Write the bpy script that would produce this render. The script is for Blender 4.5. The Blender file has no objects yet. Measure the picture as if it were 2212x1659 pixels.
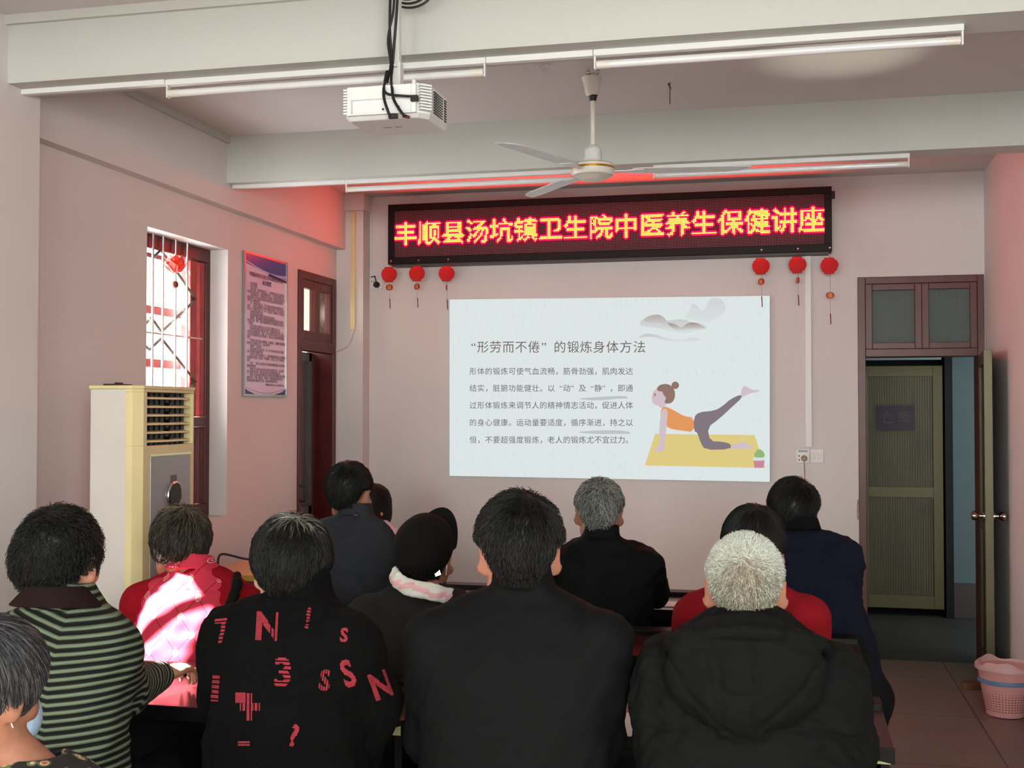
import bpy, bmesh, math, random
import numpy as np
from mathutils import Vector, Matrix, Euler
from mathutils.bvhtree import BVHTree

S = bpy.context.scene
COL = S.collection
PI = math.pi
random.seed(5)

# ---------------------------------------------------------------- camera
FPX, CX, CY, CAMH = 2550.0, 1106.0, 829.5, 1.55
YAW, PITCH = math.atan(594 / FPX), math.atan(60 / FPX)
FW = np.array([-math.sin(YAW) * math.cos(PITCH), math.cos(YAW) * math.cos(PITCH), math.sin(PITCH)])
RT = np.array([math.cos(YAW), math.sin(YAW), 0.0])
UP = np.cross(RT, FW)
CAM = np.array([0.0, 0.0, CAMH])
cam_data = bpy.data.cameras.new('camera')
cam_data.sensor_width = 36.0
cam_data.lens = 36.0 * FPX / 2212.0
cam = bpy.data.objects.new('camera', cam_data)
COL.objects.link(cam)
cam.matrix_world = Matrix(((RT[0], UP[0], -FW[0], CAM[0]), (RT[1], UP[1], -FW[1], CAM[1]), (RT[2], UP[2], -FW[2], CAM[2]), (0, 0, 0, 1)))
S.camera = cam
cam_data.clip_start = 0.05

# ---------------------------------------------------------------- exposure, world, sun, window daylight, added lamps
S.view_settings.view_transform = 'Standard'
S.view_settings.look = 'None'
S.view_settings.gamma = 1.0
S.view_settings.use_curve_mapping = False
S.view_settings.exposure = -0.1
world = bpy.data.worlds.new('World'); S.world = world
world.use_nodes = True
wb = world.node_tree.nodes['Background']
wb.inputs[0].default_value = (0.93, 0.97, 1.0, 1)
wb.inputs[1].default_value = 2.5

def add_light(name, kind, loc, target, energy, color=(1, 1, 1), **kw):
    l = bpy.data.lights.new(name, kind)
    l.energy = energy; l.color = color
    for k, v in kw.items(): setattr(l, k, v)
    o = bpy.data.objects.new(name, l); COL.objects.link(o)
    o.location = loc
    d = Vector(target) - Vector(loc)
    o.rotation_euler = d.to_track_quat('-Z', 'Y').to_euler()
    return o
SUN_DIR = Vector((0.72, 0.42, -0.60)).normalized()
add_light('sun', 'SUN', (-4, -3, 6), tuple(Vector((-4, -3, 6)) + SUN_DIR), 110.0, (1.0, 0.95, 0.86), angle=0.009)
# daylight entering through the two rear windows and the windows of the left wall behind the camera
add_light('daylight_rear_window', 'AREA', (-1.6, -4.96, 2.05), (-1.6, 3, 1.9), 168.0, (0.95, 1.0, 0.96), shape='RECTANGLE', size=1.9, size_y=1.1)
add_light('daylight_rear_door', 'AREA', (0.55, -4.96, 2.0), (0.55, 3, 1.9), 100.0, (0.97, 1.0, 0.97), shape='RECTANGLE', size=1.0, size_y=1.1)
add_light('daylight_side_window', 'AREA', (-2.98, -0.6, 1.75), (1.0, 0.2, 1.4), 18.0, (0.95, 0.98, 1.0), shape='RECTANGLE', size=1.5, size_y=1.5)
# added spot standing in for a sun glint thrown up on the ceiling
add_light('glint_spot', 'SPOT', (0.62, 4.35, 0.45), (0.236, 5.10, 3.07), 130.0, (1.0, 0.98, 0.78), spot_size=0.30, spot_blend=1.0, shadow_soft_size=0.02)
add_light('fill_light_right', 'AREA', (1.18, -0.8, 1.9), (-3.0, 4.0, 1.6), 230.0, (0.95, 1.0, 0.96), shape='RECTANGLE', size=1.6, size_y=1.2)  # added fill lamp for the left wall; the right wall has no window
add_light('daylight_front_window', 'AREA', (-3.40, 5.55, 1.75), (1.0, 6.2, 1.2), 70.0, (0.95, 0.98, 1.0), shape='RECTANGLE', size=0.8, size_y=1.4)
add_light('daylight_corridor', 'AREA', (2.6, 8.6, 2.2), (0.8, 8.9, 0.9), 1.2, (0.9, 0.97, 1.0), shape='RECTANGLE', size=0.9, size_y=1.2)

# ---------------------------------------------------------------- pixel -> place helpers (positions measured on the photograph)
def ray(px, py): return FW + RT * ((px - CX) / FPX) + UP * ((CY - py) / FPX)
def AX(px, py, x): d = ray(px, py); return Vector(CAM + d * (x / d[0]))
def AY(px, py, y): d = ray(px, py); return Vector(CAM + d * (y / d[1]))
def AZ(px, py, z): d = ray(px, py); return Vector(CAM + d * ((z - CAMH) / d[2]))

# ---------------------------------------------------------------- materials
def lin(c):
    if isinstance(c, str):
        c = c.lstrip('#'); c = tuple(int(c[i:i + 2], 16) / 255 for i in (0, 2, 4))
    return tuple(((v / 12.92) if v <= 0.04045 else ((v + 0.055) / 1.055) ** 2.4) for v in c)
def nd(nt, t, **kw):
    n = nt.nodes.new(t)
    for k, v in kw.items(): setattr(n, k, v)
    return n
def mat(name, col, rough=0.6, metal=0.0, spec=0.5, var=0.0, vscale=8.0, bump=0.0, bscale=60.0, alpha=1.0, trans=0.0, sheen=0.0, coat=0.0, stretch=None):
    m = bpy.data.materials.new(name); m.use_nodes = True
    nt = m.node_tree; b = nt.nodes['Principled BSDF']; c = lin(col)
    b.inputs['Base Color'].default_value = (*c, 1)
    b.inputs['Roughness'].default_value = rough
    b.inputs['Metallic'].default_value = metal
    b.inputs['Specular IOR Level'].default_value = spec
    b.inputs['Alpha'].default_value = alpha
    b.inputs['Transmission Weight'].default_value = trans
    b.inputs['Sheen Weight'].default_value = sheen
    b.inputs['Coat Weight'].default_value = coat
    if var or bump:
        tc = nd(nt, 'ShaderNodeTexCoord'); src = tc.outputs['Object']
        if stretch:
            mp = nd(nt, 'ShaderNodeMapping'); mp.inputs['Scale'].default_value = stretch
            nt.links.new(src, mp.inputs[0]); src = mp.outputs[0]
    if var:
        n = nd(nt, 'ShaderNodeTexNoise'); n.inputs['Scale'].default_value = vscale; n.inputs['Detail'].default_value = 5
        nt.links.new(src, n.inputs['Vector'])
        r = nd(nt, 'ShaderNodeValToRGB')
        r.color_ramp.elements[0].position = 0.3; r.color_ramp.elements[1].position = 0.7
        r.color_ramp.elements[0].color = (*[v * (1 - var) for v in c], 1)
        r.color_ramp.elements[1].color = (*[min(1, v * (1 + var)) for v in c], 1)
        nt.links.new(n.outputs['Fac'], r.inputs[0]); nt.links.new(r.outputs[0], b.inputs['Base Color'])
    if bump:
        n = nd(nt, 'ShaderNodeTexNoise'); n.inputs['Scale'].default_value = bscale; n.inputs['Detail'].default_value = 4
        nt.links.new(src, n.inputs['Vector'])
        bp = nd(nt, 'ShaderNodeBump'); bp.inputs['Strength'].default_value = bump; bp.inputs['Distance'].default_value = 0.01
        nt.links.new(n.outputs['Fac'], bp.inputs['Height']); nt.links.new(bp.outputs[0], b.inputs['Normal'])
    return m
def emat(name, col, strength=1.0, base=(0, 0, 0), linear=False):
    m = bpy.data.materials.new(name); m.use_nodes = True
    b = m.node_tree.nodes['Principled BSDF']
    b.inputs['Base Color'].default_value = (*base, 1)
    b.inputs['Roughness'].default_value = 0.6
    b.inputs['Specular IOR Level'].default_value = 0.2
    c = col if linear else lin(col)
    b.inputs['Emission Color'].default_value = (*c, 1)
    b.inputs['Emission Strength'].default_value = strength
    return m

M = {}
M['wall'] = mat('wall paint', (0.84, 0.82, 0.808), 0.85, spec=0.2, var=0.025, vscale=1.6, bump=0.03, bscale=14)
M['beam'] = mat('white ceiling paint', (0.755, 0.76, 0.735), 0.85, spec=0.2, var=0.03, vscale=1.2, bump=0.03, bscale=10)
M['ceil'] = mat('ceiling paint', (0.80, 0.785, 0.775), 0.9, spec=0.15, var=0.03, vscale=1.0, bump=0.02, bscale=10)
M['redwood'] = mat('dark red gloss paint', (0.315, 0.075, 0.08), 0.38, spec=0.45, var=0.22, vscale=9, bump=0.05, bscale=30)
M['red_sunlit'] = mat('sunlit red window paint', (0.60, 0.19, 0.17), 0.42, spec=0.45, var=0.3, vscale=7, bump=0.05, bscale=30)  # sun on the upper casements put into a lighter red
M['white'] = mat('white plastic', (0.86, 0.86, 0.85), 0.4)
M['cream'] = mat('cream plastic', (0.86, 0.80, 0.60), 0.45, var=0.06, vscale=5)
M['offwhite'] = mat('off white enamel', (0.84, 0.82, 0.775), 0.42, var=0.04, vscale=6)
M['steel'] = mat('steel', (0.72, 0.72, 0.72), 0.3, metal=1.0)
M['chrome'] = mat('chrome', (0.85, 0.84, 0.82), 0.15, metal=1.0)
M['black'] = mat('black plastic', (0.035, 0.035, 0.037), 0.45)
M['rubber'] = mat('black cable rubber', (0.03, 0.03, 0.032), 0.5)
M['glass'] = mat('window glass', (0.8, 0.85, 0.85), 0.05, alpha=0.25, spec=0.5)
M['gold'] = mat('gold trim', (0.80, 0.60, 0.12), 0.3, metal=0.8)
M['brass'] = mat('brown anodised aluminium', (0.30, 0.27, 0.165), 0.4, metal=0.4, var=0.1, vscale=4)
M['darkred'] = mat('dark lacquered table wood', (0.20, 0.06, 0.055), 0.3, spec=0.3, var=0.3, vscale=10, coat=0.06, stretch=(1, 8, 8))
M['blackwood'] = mat('black table edge laminate', (0.032, 0.026, 0.026), 0.5, spec=0.18)
M['chip'] = mat('bare chipboard', (0.66, 0.66, 0.48), 0.8, var=0.15, vscale=60)
M['orange'] = mat('orange laminate', (0.78, 0.50, 0.30), 0.35, var=0.1, vscale=5, stretch=(1, 6, 6))
M['paper'] = mat('paper', (0.88, 0.88, 0.88), 0.8)
M['lantern'] = mat('red felt', (0.80, 0.075, 0.09), 0.8, sheen=0.3, bump=0.05, bscale=200)
M['charm'] = mat('red charm', (0.62, 0.12, 0.06), 0.5)
M['goldpaint'] = mat('gold print', (0.86, 0.60, 0.28), 0.5)
M['tassel'] = mat('dark red tassel', (0.45, 0.07, 0.08), 0.8)
M['pink'] = mat('pink plastic', (0.80, 0.60, 0.59), 0.4, trans=0.0, var=0.04, vscale=10)
M['skin'] = mat('skin', (0.62, 0.43, 0.34), 0.55, var=0.12, vscale=30, bump=0.04, bscale=120)

# ---------------------------------------------------------------- mesh helpers
class MB:
    """collects shapes that are linked as ONE mesh object"""
    def __init__(self): self.v = []; self.f = []; self.mi = []
    def add(self, vs, fs, mi=0):
        n = len(self.v); self.v += [tuple(p) for p in vs]
        self.f += [tuple(i + n for i in f) for f in fs]; self.mi += [mi] * len(fs)
        return self
    def box(self, x0, x1, y0, y1, z0, z1, mi=0, rot=None, piv=None):
        vs = [Vector((x, y, z)) for z in (z0, z1) for y in (y0, y1) for x in (x0, x1)]
        if rot is not None:
            p = Vector(piv) if piv is not None else Vector(((x0 + x1) / 2, (y0 + y1) / 2, (z0 + z1) / 2))
            vs = [rot @ (v - p) + p for v in vs]
        return self.add(vs, [(0, 2, 3, 1), (4, 5, 7, 6), (0, 1, 5, 4), (2, 6, 7, 3), (0, 4, 6, 2), (1, 3, 7, 5)], mi)
    def tube(self, pts, r, n=10, mi=0, cap=True):
        pts = [Vector(p) for p in pts]
        rs = r if isinstance(r, (list, tuple)) else [r] * len(pts)
        t0 = (pts[1] - pts[0]).normalized()
        a = Vector((0, 0, 1)) if abs(t0.z) < 0.9 else Vector((1, 0, 0))
        u = t0.cross(a).normalized(); vs = []
        for i, p in enumerate(pts):
            t = ((pts[min(i + 1, len(pts) - 1)] - pts[max(i - 1, 0)])).normalized()
            u = (u - t * u.dot(t)).normalized(); w = t.cross(u)
            for k in range(n):
                g = 2 * PI * k / n
                vs.append(p + (u * math.cos(g) + w * math.sin(g)) * rs[i])
        fs = []
        for i in range(len(pts) - 1):
            for k in range(n):
                fs.append((i * n + k, i * n + (k + 1) % n, (i + 1) * n + (k + 1) % n, (i + 1) * n + k))
        if cap:
            fs.append(tuple(range(n - 1, -1, -1))); fs.append(tuple((len(pts) - 1) * n + k for k in range(n)))
        return self.add(vs, fs, mi)
    def lathe(self, c, prof, n=28, mi=0, axis='z'):
        vs = []; c = Vector(c)
        for r, h in prof:
            for k in range(n):
                g = 2 * PI * k / n; x, y = r * math.cos(g), r * math.sin(g)
                vs.append(c + (Vector((x, y, h)) if axis == 'z' else Vector((x, h, y)) if axis == 'y' else Vector((h, x, y))))
        fs = []
        for i in range(len(prof) - 1):
            for k in range(n):
                fs.append((i * n + k, i * n + (k + 1) % n, (i + 1) * n + (k + 1) % n, (i + 1) * n + k))
        if prof[0][0] > 1e-5: fs.append(tuple(range(n - 1, -1, -1)))
        if prof[-1][0] > 1e-5: fs.append(tuple((len(prof) - 1) * n + k for k in range(n)))
        return self.add(vs, fs, mi)
    def prism(self, pts, d, mi=0):
        """closed outline pts (3D, planar) pushed along vector d"""
        n = len(pts); d = Vector(d); vs = [Vector(p) for p in pts] + [Vector(p) + d for p in pts]
        fs = [tuple(range(n - 1, -1, -1)), tuple(range(n, 2 * n))] + [(i, (i + 1) % n, n + (i + 1) % n, n + i) for i in range(n)]
        return self.add(vs, fs, mi)
    def build(self, name, m, parent=None, smooth=False, bevel=0.0, bseg=2):
        me = bpy.data.meshes.new(name)
        me.from_pydata(self.v, [], self.f)
        ms = m if isinstance(m, (list, tuple)) else [m]
        for x in ms: me.materials.append(x)
        if len(ms) > 1: me.polygons.foreach_set('material_index', self.mi)
        bm = bmesh.new(); bm.from_mesh(me)
        bmesh.ops.recalc_face_normals(bm, faces=bm.faces)
        if bevel:
            es = [e for e in bm.edges if len(e.link_faces) == 2 and e.calc_face_angle(0) > 0.6]
            bmesh.ops.bevel(bm, geom=es, offset=bevel, segments=bseg, profile=0.5, affect='EDGES', clamp_overlap=True)
        bm.to_mesh(me); bm.free()
        if smooth:
            me.shade_smooth()
            me.set_sharp_from_angle(angle=math.radians(38))
        o = bpy.data.objects.new(name, me); COL.objects.link(o)
        if parent is not None: attach(o, parent)
        return o
def world_loc(p):
    l = Vector(p.location)
    while p.parent is not None:
        p = p.parent; l += Vector(p.location)
    return l
def attach(o, parent):
    """child keeps its coordinates in the room (all parents are only moved, never turned)"""
    o.parent = parent
    o.location = Vector(o.location) - world_loc(parent)
def tag(o, label, cat, group=None):
    o['label'] = label; o['category'] = cat
    if group: o['group'] = group
    return o
def thing(name, loc, label, cat, group=None):
    o = bpy.data.objects.new(name, None); COL.objects.link(o)
    o.empty_display_size = 0.05; o.location = loc
    return tag(o, label, cat, group)
def struct(o):
    o['kind'] = 'structure'; return o
def copy_tree(o, parent=None):
    c = o.copy(); COL.objects.link(c)
    if parent is not None: c.parent = parent
    for ch in list(o.children): copy_tree(ch, c)
    return c

# text as flat meshes: one cell per character so spacing follows the photograph
_glyph = {}
def glyph(ch, bold=0.0):
    k = (ch, bold)
    if k not in _glyph:
        cu = bpy.data.curves.new('glyph', 'FONT'); cu.body = ch; cu.resolution_u = 3; cu.offset = bold
        o = bpy.data.objects.new('glyph', cu); COL.objects.link(o)
        me = o.evaluated_get(bpy.context.evaluated_depsgraph_get()).to_mesh()
        v = np.array([tuple(x.co)[:2] for x in me.vertices]) if len(me.vertices) else np.zeros((0, 2))
        f = [tuple(p.vertices) for p in me.polygons]
        o.evaluated_get(bpy.context.evaluated_depsgraph_get()).to_mesh_clear()
        bpy.data.objects.remove(o); bpy.data.curves.remove(cu)
        _glyph[k] = (v, f)
    return _glyph[k]
def text_cells(mb, chars, org, ux, uy, size, bold=0.0, mi=0, wide=1.0):
    """chars: list of (char, x offset in cells); org = lower left of cell 0"""
    for ch, x in chars:
        v, f = glyph(ch, bold)
        mb.add([Vector(org) + Vector(ux) * ((x + p[0] * wide) * size) + Vector(uy) * ((p[1] + 0.12) * size) for p in v], f, mi)
def raster(ch, n=16, bold=0.012, thr=0.40, ss=4, box=(0.03, 0.97, -0.10, 0.85)):
    v, f = glyph(ch, bold)
    N = n * ss
    xs = box[0] + (np.arange(N) + 0.5) / N * (box[1] - box[0]); ys = box[3] - (np.arange(N) + 0.5) / N * (box[3] - box[2])
    X, Y = np.meshgrid(xs, ys); cov = np.zeros((N, N), bool)
    for poly in f:
        for i in range(1, len(poly) - 1):
            a, b, c = v[poly[0]], v[poly[i]], v[poly[i + 1]]
            d1 = (X - b[0]) * (a[1] - b[1]) - (a[0] - b[0]) * (Y - b[1])
            d2 = (X - c[0]) * (b[1] - c[1]) - (b[0] - c[0]) * (Y - c[1])
            d3 = (X - a[0]) * (c[1] - a[1]) - (c[0] - a[0]) * (Y - a[1])
            cov |= ~(((d1 < 0) | (d2 < 0) | (d3 < 0)) & ((d1 > 0) | (d2 > 0) | (d3 > 0)))
    return cov.reshape(n, ss, n, ss).mean((1, 3)) >= thr
# ================================================================ the room
XL, XR, YB, YR, ZC = -3.02, 1.195, 7.76, -5.0, 3.045
ZB = 2.79                                    # underside of the cross beams
# floor: reddish terrazzo tiles
fm = mat('terrazzo floor', (0.46, 0.34, 0.31), 0.45, spec=0.35)
nt = fm.node_tree; bs = nt.nodes['Principled BSDF']
tc = nd(nt, 'ShaderNodeTexCoord')
n1 = nd(nt, 'ShaderNodeTexNoise'); n1.inputs['Scale'].default_value = 150; n1.inputs['Detail'].default_value = 2
n2 = nd(nt, 'ShaderNodeTexNoise'); n2.inputs['Scale'].default_value = 2.2; n2.inputs['Detail'].default_value = 6
br = nd(nt, 'ShaderNodeTexBrick'); br.offset = 0.0; br.inputs['Scale'].default_value = 1.0
br.inputs['Mortar Size'].default_value = 0.004; br.inputs['Brick Width'].default_value = 0.9; br.inputs['Row Height'].default_value = 0.9
mp = nd(nt, 'ShaderNodeMapping'); mp.inputs['Location'].default_value = (-0.03, -0.10, 0)
nt.links.new(tc.outputs['Object'], mp.inputs[0]); nt.links.new(mp.outputs[0], br.inputs['Vector'])
for n in (n1, n2): nt.links.new(tc.outputs['Object'], n.inputs['Vector'])
r1 = nd(nt, 'ShaderNodeValToRGB'); r1.color_ramp.elements[0].position = 0.35; r1.color_ramp.elements[1].position = 0.72
r1.color_ramp.elements[0].color = (*lin((0.41, 0.33, 0.30)), 1); r1.color_ramp.elements[1].color = (*lin((0.63, 0.545, 0.50)), 1)
mx = nd(nt, 'ShaderNodeMix', data_type='RGBA'); mx.blend_type = 'MULTIPLY'; mx.inputs[0].default_value = 0.5
nt.links.new(n1.outputs['Fac'], r1.inputs[0]); nt.links.new(r1.outputs[0], mx.inputs['A']); nt.links.new(n2.outputs['Color'], mx.inputs['B'])
mx2 = nd(nt, 'ShaderNodeMix', data_type='RGBA'); mx2.inputs['B'].default_value = (*lin((0.25, 0.17, 0.15)), 1)
nt.links.new(br.outputs['Fac'], mx2.inputs[0]); nt.links.new(mx.outputs['Result'], mx2.inputs['A']); nt.links.new(mx2.outputs['Result'], bs.inputs['Base Color'])
struct(MB().box(XL - 0.3, XR + 0.3, YR - 0.3, YB, -0.12, 0).build('floor', fm))
struct(MB().box(XL - 0.3, XR + 0.3, YR - 0.3, YB + 0.2, ZC, ZC + 0.15).build('ceiling', M['ceil']))
# left wall with window, left door and (behind the camera) a side window; wall thickness 0.26
WY0, WY1, WZ0, WZ1 = 5.16, 6.01, 0.975, 2.45
DY0, DY1, DZ = 6.97, 7.60, 2.455
w = MB(); X0 = XL - 0.26
def lw(y0, y1, z0, z1): w.box(X0, XL, y0, y1, z0, z1)
SY0, SY1, SZ0, SZ1 = -1.4, 0.2, 0.95, 2.55     # side window behind the camera
GA0, GA1, GB0, GB1 = 2.145, 2.38, 2.715, 2.88     # two unseen slots, added to shape the sun patches on vest and table
def lw(y0, y1, z0, z1): w.box(X0, XL - .06, y0, y1, z0, z1)
lw(YR, SY0, 0, ZC); lw(SY0, SY1, 0, SZ0); lw(SY0, SY1, SZ1, ZC); lw(SY1, 1.5, 0, ZC); lw(3.2, 3.9, 0, ZC)
X0 = XL - .08
lw(1.5, GA0, 0, ZC); lw(GA0, GA1, 0, 1.86); lw(GA0, GA1, 2.04, ZC); lw(GA1, GB0, 0, ZC)
lw(GB0, GB1, 0, 1.61); lw(GB0, GB1, 2.005, ZC); lw(GB1, 3.2, 0, ZC)
X0 = XL - 0.26
def lw(y0, y1, z0, z1): w.box(X0, XL, y0, y1, z0, z1)
lw(3.72, WY0, 0, ZC); lw(WY0, WY1, 0, WZ0); lw(WY0, WY1, WZ1, ZC); lw(WY1, DY0, 0, ZC); lw(DY0, DY1, DZ, ZC); lw(DY1, YB, 0, ZC)
struct(w.build('wall_left', M['wall']))
# front wall of the room (the wall with the picture) with the right-hand doorway
DX0, DX1, DHZ = 0.438, 1.19, 2.40
w = MB()
w.box(XL - 0.26, DX0, YB, YB + 0.2, 0, ZC); w.box(DX0, DX1, YB, YB + 0.2, DHZ, ZC); w.box(DX1, XR + 0.26, YB, YB + 0.2, 0, ZC)
struct(w.build('wall_front', M['wall']))
struct(MB().box(XR, XR + 0.26, YR, YB, 0, ZC).build('wall_right', M['wall']))
w = MB()
w.box(XL, -2.6, YR - 0.25, YR, 0, ZC); w.box(-2.6, -0.6, YR - 0.25, YR, 0, 0.9); w.box(-2.6, -0.6, YR - 0.25, YR, 2.6, ZC)
w.box(-0.6, 0.05, YR - 0.25, YR, 0, ZC); w.box(0.05, 1.05, YR - 0.25, YR, 2.55, ZC); w.box(1.05, XR, YR - 0.25, YR, 0, ZC)
struct(w.build('wall_rear', M['wall']))
struct(MB().box(XR - 0.012, XR, YR, 7.72, 0, 0.11).build('baseboard_right', mat('dark baseboard paint', (0.17, 0.12, 0.11), 0.5, var=0.1)))
struct(MB().box(-2.82, DX0 - 0.03, YB - 0.012, YB, 0, 0.11).build('baseboard_front', bpy.data.materials['dark baseboard paint']))
# cross beams, the beam along the left wall, pilasters
struct(MB().box(XL - .06, XR, 3.885, 4.085, ZB, ZC).build('trim_1', M['beam']))
struct(MB().box(XL, XR, 5.86, 6.03, ZB, ZC).build('trim_2', M['beam']))
struct(MB().box(XL, -2.955, 4.06, 7.64, 2.665, ZC).build('trim_3', M['wall']))
struct(MB().box(XL - .06, -2.862, 3.72, 4.085, 0, ZC).build('trim_4', M['wall']))
struct(MB().prism([(XL - .08, 2.741, 2.005), (XL - .08, 2.767, 2.005), (XL - .08, 2.868, 1.61), (XL - .08, 2.842, 1.61)], (.02, 0, 0)).build('shadow_bar', M['steel']))  # unseen slanted bar, added to cast the shadow band on the red vest
struct(MB().box(XL, -2.825, 7.63, YB, 0, 2.99).box(XL, -2.81, 7.60, YB, 2.93, ZC).build('trim_5', M['wall']))
struct(MB().box(XL, XR, 1.9, 2.1, ZB, ZC).build('trim_6', M['beam']))
# small picture-rail style mouldings where walls meet the ceiling
struct(MB().box(XL - .06, XR, 3.865, 3.885, ZC - .035, ZC).build('trim_7', M['beam']))
struct(MB().box(-2.955, -2.935, 4.085, 5.86, ZC - .04, ZC).build('trim_8', M['beam']))
# corridor seen through the right doorway
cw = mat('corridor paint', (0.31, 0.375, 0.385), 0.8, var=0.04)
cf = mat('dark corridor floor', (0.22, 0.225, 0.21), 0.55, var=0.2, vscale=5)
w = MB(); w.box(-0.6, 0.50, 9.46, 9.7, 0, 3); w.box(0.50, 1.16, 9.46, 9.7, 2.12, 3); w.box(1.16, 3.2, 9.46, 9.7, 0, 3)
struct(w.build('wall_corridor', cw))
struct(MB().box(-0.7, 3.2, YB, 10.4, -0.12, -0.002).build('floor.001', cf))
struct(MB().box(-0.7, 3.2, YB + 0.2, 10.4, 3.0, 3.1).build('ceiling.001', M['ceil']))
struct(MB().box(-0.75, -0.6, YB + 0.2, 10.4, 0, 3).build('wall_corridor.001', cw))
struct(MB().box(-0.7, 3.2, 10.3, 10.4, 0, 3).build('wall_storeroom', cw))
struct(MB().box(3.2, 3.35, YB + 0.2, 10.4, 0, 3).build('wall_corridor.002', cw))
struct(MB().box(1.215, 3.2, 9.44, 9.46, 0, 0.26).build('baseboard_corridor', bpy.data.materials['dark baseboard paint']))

# ---------------------------------------------------------------- window_1: barred window in the left wall
def bar(mb, a, b, r=0.006, n=8, mi=0): mb.tube([a, b], r, n, mi)
win = thing('window_1', (XL - 0.13, (WY0 + WY1) / 2, WZ0), 'barred red window between the air conditioner and the poster', 'window'); struct(win)
xf0, xf1 = XL - 0.20, XL - 0.105
f = MB()
f.box(xf0, xf1, WY0, WY1, WZ1 - 0.075, WZ1); f.box(xf0, xf1, WY0, WY1, WZ0, WZ0 + 0.07)
f.box(xf0, xf1, WY1 - 0.05, WY1, WZ0 + 0.07, WZ1 - 0.075); f.box(xf0, xf1, WY0, WY0 + 0.06, WZ0 + 0.07, WZ1 - 0.075)
f.box(xf0, xf1 + 0.012, WY0 + 0.06, WY1 - 0.05, 1.47, 1.52)
f.build('frame', M['redwood'], win, bevel=0.004)
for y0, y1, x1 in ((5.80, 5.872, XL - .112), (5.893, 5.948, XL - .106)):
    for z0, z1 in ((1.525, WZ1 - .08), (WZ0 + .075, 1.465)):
        MB().box(x1 - .06, x1, y0, y1, z0, z1).build('casement', M['red_sunlit'] if z0 > 1.5 else M['redwood'], win, bevel=.006)
for k, yy in enumerate((547, 561), 0): pass
for y0_ in (557, 675, 787):
    z = AX(360, y0_, XL - .28).z; MB().box(XL - 0.29, XL - 0.27, WY0, WY1, z - 0.022, z + 0.022).build('glazing_bar', M['redwood'], win)
yv = AX(402, 600, XL - .28).y; MB().box(XL - 0.29, XL - 0.27, yv - .03, yv + .03, WZ0, WZ1).build('glazing_bar', M['redwood'], win)
MB().box(XL - .19, XL - .165, WY0 + .06, 5.80, WZ0 + .07, 1.47).build('sun_block_board', M['redwood'], win)  # added board that keeps the sun off the desk
xg = XL - 0.09
for px in (258, 282, 306, 330, 352, 379, 404):
    g = MB(); y_ = AX(px, 600, xg).y; bar(g, (xg, y_, WZ0), (xg, y_, WZ1), 0.0065); g.build('security_bar', M['steel'], win, smooth=True)
g = MB(); z_ = AX(380, 725, xg).z; bar(g, (xg - .008, WY0, z_), (xg - .008, 5.90, z_), .005); g.build('security_bar', M['steel'], win, smooth=True)
g = MB(); xg2 = XL - .108
for a, b in (((329, 559), (347, 540)), ((347, 540), (384, 590)), ((384, 590), (423, 647)), ((423, 647), (349, 717)), ((349, 717), (327, 686)), ((349, 731), (323, 755)), ((349, 731), (423, 825)), ((423, 825), (395, 852)), ((323, 755), (300, 735)), ((327, 686), (300, 715))):
    bar(g, tuple(AX(*a, xg2)), tuple(AX(*b, xg2)), 0.009, 4)
g.build('lattice_brace', mat('dull iron', (0.40, 0.38, 0.35), 0.5, metal=0.6), win)
MB().box(XL - 0.26, XL - 0.001, WY0, WY1, WZ0 - 0.005, WZ0 + 0.002).build('sill', M['beam'], win)
# ---------------------------------------------------------------- door_1: left door with transom
d1 = thing('door_1', (XL, (DY0 + DY1) / 2, 0), 'narrow dark red door with transom beside the poster', 'door'); struct(d1)
f = MB(); xa, xb = XL - 0.06, XL + 0.012
f.box(xa - .12, xb, DY0, DY0 + 0.05, 0, 1.98); f.box(xa - .12, xb, DY1 - 0.055, DY1, 0, 1.98); f.box(xa, xb, DY0, DY0 + 0.05, 1.98, DZ); f.box(xa, xb, DY1 - 0.055, DY1, 1.98, DZ); f.box(xa, xb, DY0 + .05, DY1 - .055, DZ - 0.05, DZ); f.box(xa, xb, DY0 + .05, DY1 - .055, 1.945, 2.015)
f.build('frame', M['redwood'], d1, bevel=0.003)
ymid = (DY0 + DY1) / 2
for a, b in ((DY0 + 0.05, ymid), (ymid, DY1 - 0.055)):
    q = MB(); x0, x1 = XL - 0.035, XL + 0.004
    q.box(x0, x1, a, a + 0.045, 2.015, 2.405); q.box(x0, x1, b - 0.045, b, 2.015, 2.405); q.box(x0, x1, a + 0.045, b - 0.045, 2.35, 2.405); q.box(x0, x1, a + 0.045, b - 0.045, 2.015, 2.075)
    t_ = q.build('transom_sash', M['redwood'], d1, bevel=0.003)
    MB().box(XL - 0.02, XL - 0.014, a + 0.045, b - 0.045, 2.075, 2.35).build('pane', mat('thin glass', (0.8, 0.85, 0.85), 0.05, alpha=0.10), t_)
q = MB(); q.box(XL - 0.17, XL - 0.13, DY0 + 0.05, DY1 - 0.055, 0.0, 1.945)
leaf = q.build('leaf', mat('grey security door sheet', (0.36, 0.33, 0.32), 0.45, metal=0.3, var=0.1, vscale=3), d1)
q = MB()
for y0, y1, z0, z1 in ((DY0 + 0.05, DY0 + 0.10, 0, 1.945), (DY1 - 0.19, DY1 - 0.145, 0, 1.945), (DY0 + 0.17, DY0 + 0.20, 0.93, 1.9), (DY0 + 0.05, DY1 - 0.145, 0.86, 0.92), (DY0 + 0.05, DY1 - 0.145, 1.89, 1.945)):
    q.box(XL - 0.13, XL - 0.105, y0, y1, z0, z1)
q.build('leaf_rail', mat('galvanised frame', (0.48, 0.47, 0.45), 0.4, metal=0.6, var=0.15, vscale=12), leaf)
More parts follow.
